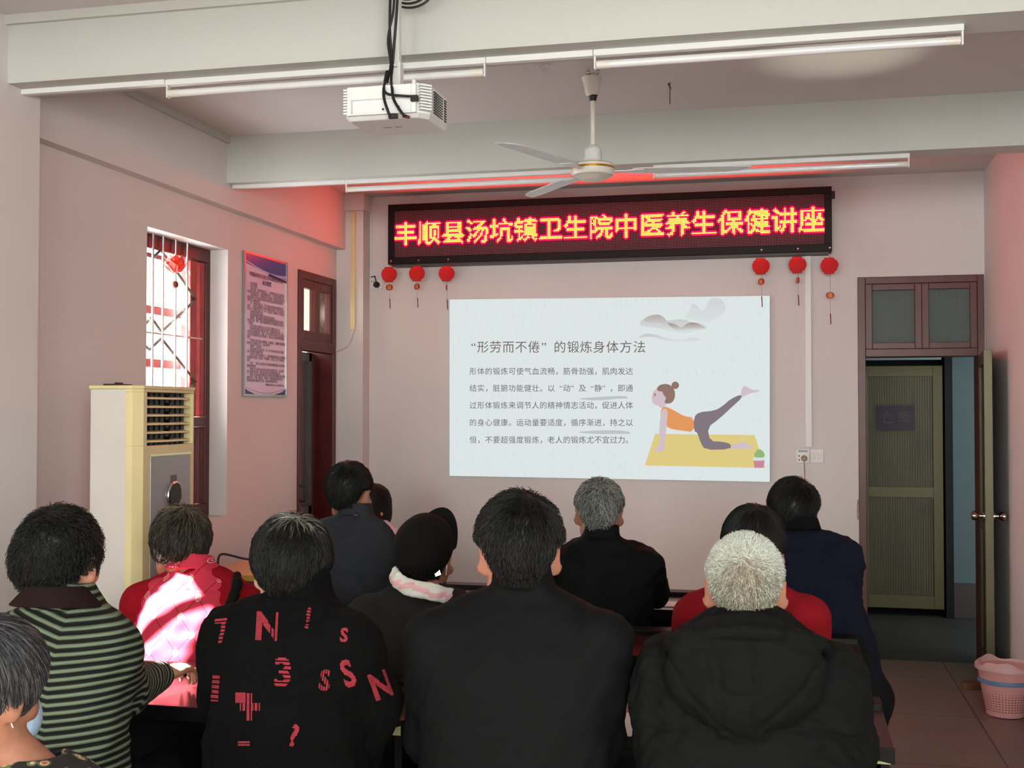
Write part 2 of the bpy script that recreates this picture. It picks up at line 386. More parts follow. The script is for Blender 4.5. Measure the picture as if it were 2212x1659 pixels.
q = MB(); q.tube([(XL + 0.012, DY0 + 0.022, 0.98), (XL + 0.045, DY0 + 0.022, 0.985), (XL + 0.045, DY0 + 0.022, 1.075), (XL + 0.012, DY0 + 0.022, 1.08)], 0.006, 8)
q.build('handle', M['black'], d1, smooth=True)
# exhaust fan behind the right transom pane
ef = thing('exhaust_fan', (XL - 0.08, 7.56, 2.2), 'round exhaust fan behind the transom pane next to the poster', 'fan')
q = MB(); n = 32; fc_ = AX(703, 681, XL - .075); cy, cz = fc_.y, fc_.z
q.box(XL - 0.085, XL - 0.078, cy - 0.13, cy + 0.13, cz - 0.15, cz + 0.15)
q.build('plate', mat('yellowed fan plate', (0.75, 0.70, 0.60), 0.6), ef)
q = MB(); q.lathe((XL - 0.078, cy, cz), [(0.075, 0.0), (0.075, 0.035), (0.098, 0.035), (0.10, 0.0)], 32, axis='x'); q.build('ring', M['offwhite'], ef, smooth=True)
q = MB(); q.lathe((XL - 0.077, cy, cz), [(0.075, 0.0), (0.0, 0.001)], 24, axis='x'); q.build('grille', M['black'], ef)
q = MB()
for k in range(5):
    g_ = 2 * PI * k / 5
    q.box(XL - 0.072, XL - 0.068, cy - 0.012, cy + 0.022, cz + 0.012, cz + 0.07, rot=Matrix.Rotation(g_, 3, 'X') @ Matrix.Rotation(0.4, 3, 'Z'), piv=(XL - 0.070, cy, cz))
q.build('blade', mat('grey fan blade', (0.45, 0.45, 0.45), 0.5), ef)
# daylight yard wall beyond the left door transom
struct(MB().box(XL - 0.9, XL - 0.85, 6.3, 8.2, 0, 3).build('wall_lightwell', mat('pale plaster', (0.85, 0.82, 0.76), 0.9)))
# ---------------------------------------------------------------- door_2: right doorway, red frame, open leaf
d2 = thing('door_2', ((DX0 + DX1) / 2, YB, 0), 'dark red doorway frame with two-pane transom, open onto the corridor', 'door'); struct(d2)
f = MB(); ya, yb2 = YB - 0.012, YB + 0.16
f.box(DX0, DX0 + 0.047, ya, yb2, 0, DHZ); f.box(DX1 - 0.04, DX1, ya, yb2, 0, DHZ); f.box(DX0 + .047, DX1 - .04, ya, yb2, DHZ - 0.045, DHZ); f.box(DX0 + .047, DX1 - .04, ya, yb2, 1.895, 1.945)
f.build('frame', M['redwood'], d2, bevel=0.003)
bars = M['steel']
for a, b in ((DX0 + 0.047, 0.824), (0.824, DX1 - 0.04)):
    q = MB(); y0, y1 = YB - 0.004, YB + 0.035
    q.box(a, a + 0.042, y0, y1, 1.945, 2.355); q.box(b - 0.042, b, y0, y1, 1.945, 2.355); q.box(a + 0.042, b - 0.042, y0, y1, 2.315, 2.355); q.box(a + 0.042, b - 0.042, y0, y1, 1.945, 1.985)
    t_ = q.build('transom_sash', M['redwood'], d2, bevel=0.003)
    MB().box(a + 0.042, b - 0.042, YB + 0.015, YB + 0.02, 1.985, 2.315).build('pane', mat('dusty glass', (0.34, 0.38, 0.365), 0.4, alpha=0.7, spec=0.25), t_)
    q = MB()
    for k in (0.27, 0.72): bar(q, (a + 0.042 + k * (b - a - 0.084), YB + 0.05, 1.96), (a + 0.042 + k * (b - a - 0.084), YB + 0.05, 2.34), 0.004)
    q.build('transom_bar', mat('pale bar', (0.70, 0.66, 0.62), 0.5), d2)
h = thing('door_leaf', (1.15, 7.4, 0), 'open brown aluminium door leaf with round knobs, above the waste basket', 'door')
A, B = Vector((1.150, 7.735, 0)), Vector((1.066, 6.985, 0))
u = (B - A).normalized(); nrm = Vector((-u.y, u.x, 0)); L = (B - A).length
def leafbox(mb, s0, s1, z0, z1, t0, t1):
    pts = [A + u * s + nrm * t for s, t in ((s0, t0), (s1, t0), (s1, t1), (s0, t1))]
    mb.prism([p + Vector((0, 0, z0)) for p in pts], (0, 0, z1 - z0))
q = MB()
for s0, s1, z0, z1 in ((0, 0.07, 0.02, 1.895), (L - 0.07, L, 0.02, 1.895), (0.07, L - 0.07, 1.82, 1.895), (0.07, L - 0.07, 0.02, 0.12), (0.07, L - 0.07, 0.85, 0.92)): leafbox(q, s0, s1, z0, z1, 0, 0.045)
q.build('stile', M['brass'], h, bevel=0.002)
q = MB(); leafbox(q, 0.07, L - 0.07, 0.12, 0.85, 0.015, 0.03); leafbox(q, 0.07, L - 0.07, 0.92, 1.82, 0.015, 0.03)
q.build('panel', mat('dark brown door panel', (0.14, 0.13, 0.10), 0.4, metal=0.4), h)
kb = B - u * 0.035 + Vector((0, 0, 0.97))
for sgn in (1, -1):
    base = kb + nrm * (0.045 if sgn > 0 else 0.0); d = nrm * sgn
    q = MB(); q.tube([base, base + d * 0.008], 0.028, 20); q.tube([base + d * 0.008, base + d * 0.03], 0.011, 14)
    q.tube([base + d * 0.028, base + d * 0.036, base + d * 0.05, base + d * 0.066, base + d * 0.07], [0.012, 0.022, 0.027, 0.024, 0.015], 20)
    q.build('knob', mat('worn chrome knob', (0.62, 0.55, 0.50), 0.2, metal=1), h, smooth=True)
# ---------------------------------------------------------------- door_3: storeroom door across the corridor
d3 = thing('door_3', (0.83, 9.46, 0), 'ribbed brown aluminium door across the corridor with a purple sign', 'door'); struct(d3)
q = MB(); yz = 9.43
for x0, x1, z0, z1 in ((0.50, 0.545, 0.0, 2.12), (1.16, 1.215, 0.0, 2.12), (0.50, 1.215, 2.0, 2.12)): q.box(x0, x1, yz - 0.01, 9.5, z0, z1)
q.build('frame', M['blackwood'], d3)
q = MB()
for x0, x1, z0, z1 in ((0.545, 0.60, 0.06, 1.90), (1.075, 1.145, 0.06, 1.90), (0.60, 1.075, 1.82, 1.90), (0.60, 1.075, 0.90, 0.98), (0.60, 1.075, 0.06, 0.16)): q.box(x0, x1, yz, yz + 0.04, z0, z1)
q.build('stile', mat('storeroom door rail', (0.27, 0.235, 0.105), 0.4, metal=0.3), d3, bevel=0.002)
q = MB(); nr = 26; wx = (1.075 - 0.60) / nr
for k in range(nr):
    for z0, z1 in ((0.16, 0.90), (0.98, 1.82)): q.box(0.60 + k * wx, 0.60 + (k + 0.72) * wx, yz + 0.012, yz + 0.03, z0, z1)
q.box(0.60, 1.075, yz + 0.022, yz + 0.034, 0.16, 1.82)
q.build('ribbed_panel', mat('ribbed brown panel', (0.225, 0.20, 0.09), 0.45, metal=0.3, var=0.25, vscale=3), d3)
MB().box(0.56, 1.14, yz + 0.01, yz + 0.03, 1.945, 2.0).build('transom_glass', mat('pale frosted glass', (0.5, 0.56, 0.56), 0.3), d3)
sg = thing('door_sign', (0.78, 9.42, 1.5), 'dark purple paper sign with two characters on the storeroom door', 'sign')
p0, p1 = AY(1894, 875, 9.415), AY(1977, 931, 9.415)
MB().box(p0.x, p1.x, 9.415, 9.419, p1.z, p0.z).build('sheet', mat('purple paper', (0.19, 0.135, 0.17), 0.7), sg)
q = MB(); hh = 0.105
for ch, cxp in (('仓', 1917), ('库', 1953)):
    c = AY(cxp, 901, 9.413); text_cells(q, [(ch, 0)], (c.x - hh / 2, 9.413, c.z - hh / 2), (1, 0, 0), (0, 0, 1), hh)
q.build('lettering', M['black'], sg)

# ================================================================ LED sign
YL = 7.635
led = thing('led_sign', (-1.2, YL, 2.8), 'long LED board with glowing yellow-red characters above the projected slide', 'sign')
lx0, lx1 = AY(838, 500, YL).x, AY(1797, 470, YL).x
lz0, lz1 = 2.555, 2.965
hz = mat('led housing', (0.17, 0.055, 0.075), 0.45, spec=0.3)
q = MB(); fw_ = 0.045
q.box(lx0, lx1, YL, YB - 0.005, lz1 - 0.045, lz1); q.box(lx0, lx1, YL, YB - 0.005, lz0, lz0 + 0.05)
q.box(lx0, lx0 + fw_, YL, YB - 0.005, lz0 + 0.05, lz1 - 0.045); q.box(lx1 - fw_, lx1, YL, YB - 0.005, lz0 + 0.05, lz1 - 0.045)
q.build('housing', mat('black led housing', (0.085, 0.04, 0.05), 0.5, spec=0.2), led, bevel=0.003)
MB().box(lx0 + 0.02, lx1 - 0.02, YL + 0.02, YB - 0.004, lz0 - 0.012, lz0).build('bottom_rail', mat('dark rail', (0.28, 0.24, 0.24), 0.5), led)
ax0, ax1 = lx0 + fw_, lx1 - fw_
NXD, NYD = 288, 32
pitch = (ax1 - ax0) / NXD
azc = (lz0 + 0.05 + lz1 - 0.045) / 2
YP = YL + 0.012
pm = mat('led panel', (0.10, 0.03, 0.04), 0.6, spec=0.2)
nt = pm.node_tree; bs = nt.nodes['Principled BSDF']; tc = nd(nt, 'ShaderNodeTexCoord')
sp = nd(nt, 'ShaderNodeSeparateXYZ'); nt.links.new(tc.outputs['Object'], sp.inputs[0])
def math_(op, a, b=None, c=None):
    n = nd(nt, 'ShaderNodeMath', operation=op)
    for i, v in enumerate((a, b, c)):
        if v is None: continue
        if isinstance(v, (int, float)): n.inputs[i].default_value = v
        else: nt.links.new(v, n.inputs[i])
    return n.outputs[0]
fx = math_('ABSOLUTE', math_('SUBTRACT', math_('FRACT', math_('DIVIDE', sp.outputs[0], pitch)), 0.5))
fz = math_('ABSOLUTE', math_('SUBTRACT', math_('FRACT', math_('DIVIDE', sp.outputs[2], pitch)), 0.5))
dot = math_('LESS_THAN', math_('MAXIMUM', fx, fz), 0.2)
mx = nd(nt, 'ShaderNodeMix', data_type='RGBA'); mx.inputs['A'].default_value = (*lin((0.26, 0.06, 0.09)), 1); mx.inputs['B'].default_value = (*lin((0.66, 0.52, 0.55)), 1)
nt.links.new(dot, mx.inputs[0]); nt.links.new(mx.outputs['Result'], bs.inputs['Base Color'])
pz0, pz1 = azc - NYD / 2 * pitch, azc + NYD / 2 * pitch
panel = MB().box(0, ax1 - ax0, 0, 0.02, 0, pz1 - pz0).build('display_panel', pm)
panel.location = (ax0, YP, pz0); attach(panel, led)
q = MB(); q.box(ax0, ax1, YP - 0.002, YP + 0.02, lz0 + 0.05, pz0); q.box(ax0, ax1, YP - 0.002, YP + 0.02, pz1, lz1 - 0.045); q.build('bezel', hz, led)
bm_ = np.zeros((NYD + 8, NXD + 8), bool)
for i, ch in enumerate('丰顺县汤坑镇卫生院中医养生保健讲座'):
    g_ = raster(ch, 16); c0 = 4 + round(i * 17.0)
    bm_[12:28, c0:c0 + 16] |= g_[:, :NXD + 8 - c0]
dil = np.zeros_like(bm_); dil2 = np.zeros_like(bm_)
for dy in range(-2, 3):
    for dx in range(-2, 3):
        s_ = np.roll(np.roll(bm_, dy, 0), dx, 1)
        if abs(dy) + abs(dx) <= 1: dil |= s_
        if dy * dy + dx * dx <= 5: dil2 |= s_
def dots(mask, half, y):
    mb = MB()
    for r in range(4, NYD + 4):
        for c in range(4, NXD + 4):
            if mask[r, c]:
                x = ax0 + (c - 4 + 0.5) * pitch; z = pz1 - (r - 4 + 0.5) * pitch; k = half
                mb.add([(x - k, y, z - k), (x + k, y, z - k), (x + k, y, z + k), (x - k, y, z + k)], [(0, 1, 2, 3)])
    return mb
lit = dots(bm_, 0.0042, YP - 0.003).build('lit_dot', emat('led lit dots', (1.0, 0.024, 0.004), 50.0, linear=True), led); lit['kind'] = 'stuff'
glow = dots(dil & ~bm_, 0.0046, YP - 0.002).build('halo_dot', emat('led halo dots', (0.9, 0.003, 0.09), 2.1, linear=True), led); glow['kind'] = 'stuff'  # bloom around the lit dots, drawn as glowing red squares
glow = dots(dil2 & ~dil, 0.0044, YP - 0.002).build('outer_halo_dot', emat('led outer halo dots', (0.25, 0.004, 0.025), 1.0, linear=True), led); glow['kind'] = 'stuff'  # outer, weaker ring of the same drawn bloom
MB().box(lx1, lx1 + 0.022, YL + 0.06, YL + 0.065, 2.895, 2.945).build('mounting_lug', M['black'], led)

# ================================================================ projected slide
YSC = 7.735
c4 = [AY(971, 647, YSC), AY(1663, 639, YSC), AY(1663, 1041, YSC), AY(971, 1028, YSC)]
scr = thing('projection_screen', (-1.17, YSC, 1.1), 'white projected exercise slide on a board on the front wall', 'screen')
q = MB(); q.prism([c4[3], c4[2], c4[1], c4[0]], (0, YB - YSC - 0.003, 0))
q.build('board', mat('board edge', (0.72, 0.70, 0.69), 0.7), scr)
bg = emat('slide background', (0.855, 0.895, 0.895), 1.02, base=(0.02, 0.02, 0.02))
nt = bg.node_tree; bs = nt.nodes['Principled BSDF']; tc = nd(nt, 'ShaderNodeTexCoord')
nz = nd(nt, 'ShaderNodeTexNoise'); nz.inputs['Scale'].default_value = 26; mpn = nd(nt, 'ShaderNodeMapping'); mpn.inputs['Scale'].default_value = (2.4, 1, 0.5)
nt.links.new(tc.outputs['Object'], mpn.inputs[0]); nt.links.new(mpn.outputs[0], nz.inputs['Vector'])
rp = nd(nt, 'ShaderNodeValToRGB'); rp.color_ramp.elements[0].position = 0.30; rp.color_ramp.elements[1].position = 0.42
rp.color_ramp.elements[0].color = (*lin((0.85, 0.888, 0.89)), 1); rp.color_ramp.elements[1].color = (*lin((0.872, 0.908, 0.908)), 1)
nt.links.new(nz.outputs['Fac'], rp.inputs[0]); nt.links.new(rp.outputs[0], bs.inputs['Emission Color'])
q = MB(); ys_ = YSC - 0.0015
q.add([Vector((p.x, ys_, p.z)) for p in (c4[3], c4[2], c4[1], c4[0])], [(0, 1, 2, 3)]); q.build('slide', bg, scr)
def SP(zx, zy, y): return AY(950 + zx / 2.949, 620 + zy / 2.949, y)   # from the slide close-up
txt = emat('slide text', (0.42, 0.40, 0.41), 0.8)
q = MB(); sz = 27.9 / 327; yt = YSC - 0.003
for ch, zx in zip('形劳而不倦的锻炼身体方法', (275, 355, 437, 518, 600, 765, 850, 932, 1015, 1100, 1185, 1272)):
    c = SP(zx, 381, yt); text_cells(q, [(ch, 0)], (c.x - sz / 2, yt, c.z - sz / 2), (1, 0, 0), (0, 0, 1), sz)
for ch, zx in (('“', 214), ('”', 662)):
    c = SP(zx, 381, yt); text_cells(q, [(ch, 0)], (c.x - sz * 0.2, yt, c.z - sz / 2), (1, 0, 0), (0, 0, 1), sz)
q.build('title_lettering', emat('slide title text', (0.47, 0.42, 0.42), 0.8), scr)
rows = ['形体的锻炼可使气血流畅，筋骨劲强，肌肉发达', '结实，脏腑功能健壮。以“动”及“静”，即通', '过形体锻炼来调节人的精神情志活动，促进人体', '的身心健康。运动量要适度，循序渐进，持之以', '恒，不要超强度锻炼，老人的锻炼尤不宜过力。']
sz = 16.85 / 326
for r_, zy in zip(rows, (536, 644, 753, 863, 973)):
    q = MB()
    for i, ch in enumerate(r_):
        c = SP(212 + i * 49.75, zy, yt); ox = {'“': -0.05, '”': 0.5}.get(ch, 0.5)
        text_cells(q, [(ch, 0)], (c.x - sz * (ox if ch in '“”' else 0.5), yt, c.z - sz / 2), (1, 0, 0), (0, 0, 1), sz)
    q.build('body_lettering', txt, scr)
def shape(name, m, pts, dy, sm=0, parent=None):
    """flat picture element of the slide; pts in the close-up's pixels, optionally smoothed"""
    P_ = [np.array(p, float) for p in pts]
    for _ in range(sm):
        P_ = [x for i in range(len(P_)) for x in (P_[i] * 0.75 + P_[(i + 1) % len(P_)] * 0.25, P_[i] * 0.25 + P_[(i + 1) % len(P_)] * 0.75)]
    y = YSC - dy; vs = [SP(p[0], p[1], y) for p in P_]
    bm = bmesh.new(); bvs = [bm.verts.new(v) for v in vs]; fc = bm.faces.new(bvs)
    bm.normal_update(); bmesh.ops.triangulate(bm, faces=[fc], ngon_method='BEAUTY'); 
    me = bpy.data.meshes.new(name); bm.to_mesh(me); bm.free(); me.materials.append(m)
    zs_ = np.array([v.co.z for v in me.vertices]); at_ = me.attributes.new('fade', 'FLOAT', 'POINT'); at_.data.foreach_set('value', ((zs_.max() - zs_) / (zs_.max() - zs_.min())).astype(np.float32))
    o = bpy.data.objects.new(name, me); COL.objects.link(o); attach(o, parent or scr); return o
sk = emat('slide pale skin', (0.90, 0.82, 0.86), 0.85); hairb = emat('slide brown', (0.58, 0.46, 0.42), 0.98); org_ = emat('slide orange', (0.92, 0.61, 0.38), 0.98)
leg_ = emat('slide grey leggings', (0.52, 0.47, 0.51), 0.98); matY = emat('slide yellow', (0.90, 0.82, 0.52), 0.98)
shape('yoga_mat', matY, [(1372, 935), (2005, 943), (2075, 1153), (1305, 1137)], 0.0025)
fig = shape('figure_top', org_, [(1410, 770), (1440, 760), (1500, 790), (1560, 825), (1618, 830), (1620, 925), (1540, 915), (1450, 900), (1440, 860), (1405, 850)], 0.0035, 1)
shape('figure_leggings', leg_, [(1618, 830), (1650, 797), (1750, 788), (1800, 760), (1850, 715), (1915, 684), (1928, 704), (1860, 765), (1780, 840), (1705, 895), (1722, 982), (1800, 985), (1856, 1000), (1852, 1034), (1690, 1038), (1660, 990), (1640, 925), (1620, 920)], 0.0036, 1)
shape('figure_foot', sk, [(1915, 684), (1930, 632), (1950, 630), (1985, 655), (2038, 658), (2035, 668), (1980, 675), (1928, 704)], 0.0035, 1)
shape('figure_foot', sk, [(1856, 1000), (1900, 1000), (1915, 982), (1935, 985), (1995, 1015), (2000, 1027), (1852, 1034)], 0.0035, 1)
shape('figure_arm', sk, [(1412, 790), (1430, 772), (1450, 785), (1452, 820), (1436, 960), (1432, 1020), (1425, 1048), (1375, 1050), (1362, 1035), (1400, 1015), (1396, 900)], 0.0040, 1)
shape('figure_head', sk, [(1375, 650), (1440, 640), (1470, 690), (1450, 740), (1430, 765), (1400, 770), (1398, 758), (1370, 752), (1352, 735), (1350, 705), (1356, 670)], 0.0037, 2)
shape('figure_hair', hairb, [(1378, 650), (1400, 622), (1450, 615), (1490, 640), (1502, 690), (1485, 735), (1450, 745), (1428, 735), (1445, 705), (1425, 690), (1420, 665), (1395, 665)], 0.0040, 2)
shape('figure_hair_bun', hairb, [(1500 + 24 * math.cos(k), 626 + 24 * math.sin(k)) for k in np.arange(0, 6.2, 0.5)], 0.0040)
shape('figure_cheek', emat('slide blush', (0.87, 0.68, 0.72), 0.85), [(1368 + 9 * math.cos(k), 693 + 7 * math.sin(k)) for k in np.arange(0, 6.2, 0.7)], 0.0042)
shape('figure_eye', hairb, [(1371 + 6 * math.cos(k), 683 + 7 * math.sin(k)) for k in np.arange(0, 6.2, 0.8)], 0.0044)
shape('plant_pot', emat('slide pink', (0.86, 0.58, 0.64), 0.85), [(1997, 1103), (2070, 1103), (2062, 1152), (2005, 1152)], 0.0040)
shape('plant_pot_rim', emat('slide white', (0.90, 0.93, 0.93), 0.9), [(1996, 1086), (2072, 1086), (2071, 1106), (1997, 1106)], 0.0042)
shape('plant', emat('slide green', (0.62, 0.79, 0.50), 0.85), [(2005, 1087), (2003, 1060), (2015, 1048), (2020, 1036), (2035, 1032), (2050, 1038), (2062, 1050), (2070, 1065), (2067, 1087)], 0.0040, 1)
mc = [emat('slide mist ' + str(i), c, 0.85) for i, c in enumerate(((0.80, 0.79, 0.79), (0.73, 0.69, 0.68), (0.66, 0.58, 0.57), (0.84, 0.845, 0.85)))]
for m_ in mc:
    nt = m_.node_tree; bs = nt.nodes['Principled BSDF']; at_ = nd(nt, 'ShaderNodeAttribute'); at_.attribute_name = 'fade'
    mx_ = nd(nt, 'ShaderNodeMix', data_type='RGBA'); mx_.inputs['A'].default_value = bs.inputs['Emission Color'].default_value; mx_.inputs['B'].default_value = (*lin((0.862, 0.90, 0.90)), 1)
    bs.inputs['Emission Strength'].default_value = 1.0;
    pw_ = nd(nt, 'ShaderNodeMath', operation='POWER'); pw_.inputs[1].default_value = 1.2; nt.links.new(at_.outputs['Fac'], pw_.inputs[0]); nt.links.new(pw_.outputs[0], mx_.inputs[0]); nt.links.new(mx_.outputs['Result'], bs.inputs['Emission Color'])
shape('painted_hill', mc[3], [(1560, 180), (1590, 160), (1605, 95), (1640, 120), (1680, 165), (1720, 70), (1800, 70), (1830, 150), (1760, 205), (1690, 235), (1600, 200), (1570, 215)], 0.0022, 2)
shape('painted_hill', mc[0], [(1262, 245), (1300, 195), (1370, 172), (1420, 180), (1445, 220), (1500, 205), (1560, 205), (1600, 225), (1660, 225), (1718, 265), (1640, 275), (1560, 300), (1500, 290), (1400, 262), (1330, 255)], 0.0024, 2)
shape('painted_hill', mc[1], [(1290, 215), (1330, 185), (1385, 172), (1428, 192), (1450, 222), (1520, 240), (1540, 262), (1480, 285), (1440, 258), (1400, 225), (1340, 228)], 0.0027, 2)
shape('painted_hill', mc[2], [(1440, 225), (1500, 235), (1540, 262), (1570, 232), (1620, 222), (1680, 250), (1700, 268), (1600, 262), (1550, 290), (1490, 270)], 0.0029, 2)
shape('painted_hill', mc[0], [(1255, 328), (1300, 297), (1370, 300), (1450, 330), (1540, 338), (1620, 318), (1680, 340), (1560, 350), (1440, 343), (1360, 318), (1310, 318)], 0.0024, 1)
for a, b in (((850, 712), (1205, 700)), ((845, 925), (1220, 925))):
    shape('wash_stroke', emat('slide grey wash', (0.80, 0.84, 0.83), 0.86), [(a[0], a[1]), (a[0] + 200, a[1] - 14), (b[0] - 20, b[1] - 8), (b[0], b[1] + 12), (b[0] - 60, b[1] + 10), (a[0] + 160, a[1] + 12)], 0.0020, 1)

# ================================================================ lanterns
def lantern(px, py, turn, idx, label, torn=False):
    yl = YL - 0.03
    c = AY(px, py, yl)
    t_ = thing('paper_lantern', (c.x, yl, c.z), label, 'lantern', 'red felt lanterns hanging from the LED board')
    R_ = 0.050; prof = [(0.024, 0.050), (0.026, 0.040), (0.040, 0.034), (0.050, 0.014), (0.0515, 0.0), (0.049, -0.016), (0.038, -0.034), (0.026, -0.041), (0.024, -0.051)]
    q = MB(); nv = 8                                              # eight flat felt vanes set round a core
    for k in range(nv):
        g = turn + PI * k / nv; dx, dy = math.cos(g), math.sin(g) * 0.5
        pts = [(c.x + s * r * dx, yl + s * r * dy, c.z + h) for s in (1, -1) for r, h in (prof if s > 0 else prof[::-1])]
        if torn and k in (0, 1, 2): pts = [p if not (p[0] > c.x + 0.028 and p[2] < c.z + 0.0) else (c.x + 0.026 + 0.006 * (i % 2), p[1], p[2]) for i, p in enumerate(pts)]
        q.prism(pts, (-dy * 0.05 - 0.0005, 0.0016, 0))
    q.build('lantern_body', M['lantern'], t_)
    zc = {0: -0.088, 1: -0.088, 2: -0.094, 3: -0.098, 4: -0.098, 5: -0.185}[idx]
    rot = {0: 0.15, 1: 0.5, 2: 1.2, 3: 0.8, 4: 1.25, 5: 0.2}[idx]
    q = MB(); rc = 0.025; ring = []
    for k in range(20):
        g = 2 * PI * k / 20; rr = rc * (0.86 if abs(math.sin(g)) > 0.93 else 1.0)
        ring.append((c.x + rr * math.cos(g) * math.cos(rot), yl - 0.004 - rr * math.cos(g) * math.sin(rot), c.z + zc + rr * 0.9 * math.sin(g)))
    q.prism(ring, (math.sin(rot) * -0.006, -0.006 * math.cos(rot), 0)); ch = q.build('charm', M['charm'], t_)
    q = MB(); s_ = 0.03; ux = Vector((math.cos(rot), -math.sin(rot), 0))
    o_ = Vector((c.x, yl - 0.0045, c.z + zc)) + Vector((math.sin(rot) * -0.007, -0.007 * math.cos(rot), 0)) - ux * s_ / 2 - Vector((0, 0, s_ / 2))
    text_cells(q, [('福', 0)], o_, ux, (0, 0, 1), s_, bold=0.02); q.build('charm_print', M['goldpaint'], ch)
    q = MB(); zt = {0: -0.165, 1: -0.165, 2: -0.175, 3: -0.192, 4: -0.19, 5: -0.30}[idx]
    q.tube([(c.x, yl, c.z + zt), (c.x + 0.002, yl, c.z + zt - 0.03), (c.x + 0.003, yl, c.z + zt - 0.066)], [0.0035, 0.003, 0.0032], 8); q.build('tassel', M['tassel'], t_)
    q = MB(); q.tube([(c.x, yl, c.z + zc + 0.02), (c.x, yl, c.z - 0.048)], 0.0008, 4); q.build('string', M['tassel'], t_)
    q = MB(); q.tube([(c.x, yl, c.z + zt), (c.x, yl, c.z + zc - 0.02)], 0.0006, 4); q.build('string', M['tassel'], t_); q = MB()
    for dx in (-0.003, 0.003): q.tube([(c.x + dx, yl, c.z + 0.05), (c.x + dx * 0.4, YL - 0.004, lz0 + 0.022)], 0.0009, 4)
    q.build('string', M['tassel'], t_)
    q = MB(); q.tube([(c.x, YL - 0.001, lz0 + 0.022), (c.x, YL - 0.006, lz0 + 0.022)], 0.006, 10); q.build('hook', M['chrome'], t_)
lt = ['red felt lantern under the LED board, beside the black plug', 'red felt lantern second from the black plug under the LED board', 'red felt lantern third from the black plug, above the slide corner',
      'red felt lantern whose tassel hangs over the top corner of the slide', 'red felt lantern hanging in front of the wall conduit', 'torn red felt lantern with its charm hanging lowest']
for i, (px, py) in enumerate(((842, 593), (902, 591), (966, 591), (1645, 575), (1724, 572), (1793, 574))): lantern(px, py, 0.0, i, lt[i], torn=(i == 5))
# plastic lantern in the window
c = AX(378, 573, XL - 0.06)
wl = thing('window_lantern', tuple(c), 'orange-red plastic lantern hanging in the barred window', 'lantern')
q = MB(); pet = []
for ring_, (rr, zz_, tilt) in enumerate(((0.045, 0.0, 0.5), (0.05, -0.012, 0.9), (0.042, 0.018, 0.25))):
    for k in range(7):
        g = 2 * PI * (k + 0.5 * ring_) / 7
        o_ = c + Vector((math.cos(g) * rr * 0.75, math.sin(g) * rr * 0.75, zz_)); tg = Vector((-math.sin(g), math.cos(g), 0)); upv = Vector((math.cos(g) * tilt, math.sin(g) * tilt, 1)).normalized(); nn = tg.cross(upv)
        q.prism([o_ - tg * 0.022 - upv * 0.03, o_ + tg * 0.022 - upv * 0.03, o_ + tg * 0.028 + upv * 0.008, o_ + upv * 0.036, o_ - tg * 0.028 + upv * 0.008], nn * 0.002)
q.build('petal', mat('translucent red plastic', (0.95, 0.24, 0.18), 0.35, trans=0.0), wl)
q = MB(); q.lathe((c.x, c.y, c.z - 0.10), [(0.002, 0.02), (0.014, 0.015), (0.02, 0), (0.014, -0.015), (0.002, -0.02)], 16); q.build('charm', mat('brown bead', (0.42, 0.20, 0.08), 0.4), wl, smooth=True)
q = MB(); q.tube([(c.x, c.y, WZ1 - 0.001), (c.x, c.y, c.z - 0.24)], 0.0008, 4); q.build('string', M['white'], wl)

# ================================================================ projector, its mount and cables
pj = thing('projector', (-1.33, 3.75, 2.6), 'white projector hanging upside down from the ceiling pole', 'projector')
pz_0, pz_1 = 2.497, 2.607
PA, PB_ = AY(744, 262, 3.60), AY(908, 258, 3.62)
x0, x1, y0, y1 = PA.x, PB_.x + 0.035, 3.60, 3.83
pj.location = ((x0 + x1) / 2, (y0 + y1) / 2, pz_0)
bv = 0.035
out = [(x0 + 0.012, y0), (x1 - bv, y0), (x1 - 0.006, y0 + bv), (x1, y1 - 0.02), (x1 - 0.02, y1), (x0 + 0.02, y1), (x0, y1 - 0.02), (x0, y0 + 0.012)]
pw = mat('projector white', (0.87, 0.88, 0.87), 0.4)
q = MB(); q.prism([(x, y, pz_0 + 0.012) for x, y in out], (0, 0, pz_1 - pz_0 - 0.012))
cxm, cym = (x0 + x1) / 2, (y0 + y1) / 2
inn = [(cxm + (x - cxm) * 0.93, cym + (y - cym) * 0.92 + 0.006, pz_0) for x, y in out]
n = len(out); q.add([(x, y, pz_0 + 0.012) for x, y in out] + inn, [(i, (i + 1) % n, n + (i + 1) % n, n + i) for i in range(n)] + [tuple(range(n, 2 * n))])
q.build('body', pw, pj, bevel=0.004)
q = MB()                                                   # recessed connector bay drawn as a raised frame with a set-back plate
bx0, bx1, bz0, bz1 = x0 + 0.028, x1 - 0.055, pz_0 + 0.018, pz_0 + 0.062
for a in ((x0 + 0.014, bx0, pz_0 + 0.012, pz_1 - 0.006), (bx1, x1 - 0.04, pz_0 + 0.012, pz_1 - 0.006), (bx0, bx1, pz_0 + 0.012, bz0), (bx0, bx1, bz1, pz_1 - 0.006)): q.box(a[0], a[1], y0 - 0.014, y0 + 0.002, a[2], a[3])
q.build('rear_bezel', pw, pj, bevel=0.0015)
q = MB()
for k in range(9): q.box(x1 - 0.045, x1 - 0.005, y0 - 0.006, y0 + 0.02, pz_0 + 0.02 + k * 0.0095, pz_0 + 0.026 + k * 0.0095, rot=Matrix.Rotation(0.78, 3, 'Z'), piv=(x1 - 0.02, y0 + 0.016, 0))
q.build('grip_rib', pw, pj); q = MB()
for k in range(9): q.box(x0 - 0.003, x0 + 0.01, y0 - 0.003, y0 + 0.05, pz_0 + 0.02 + k * 0.0095, pz_0 + 0.026 + k * 0.0095)
q.build('grip_rib', pw, pj)
q = MB()
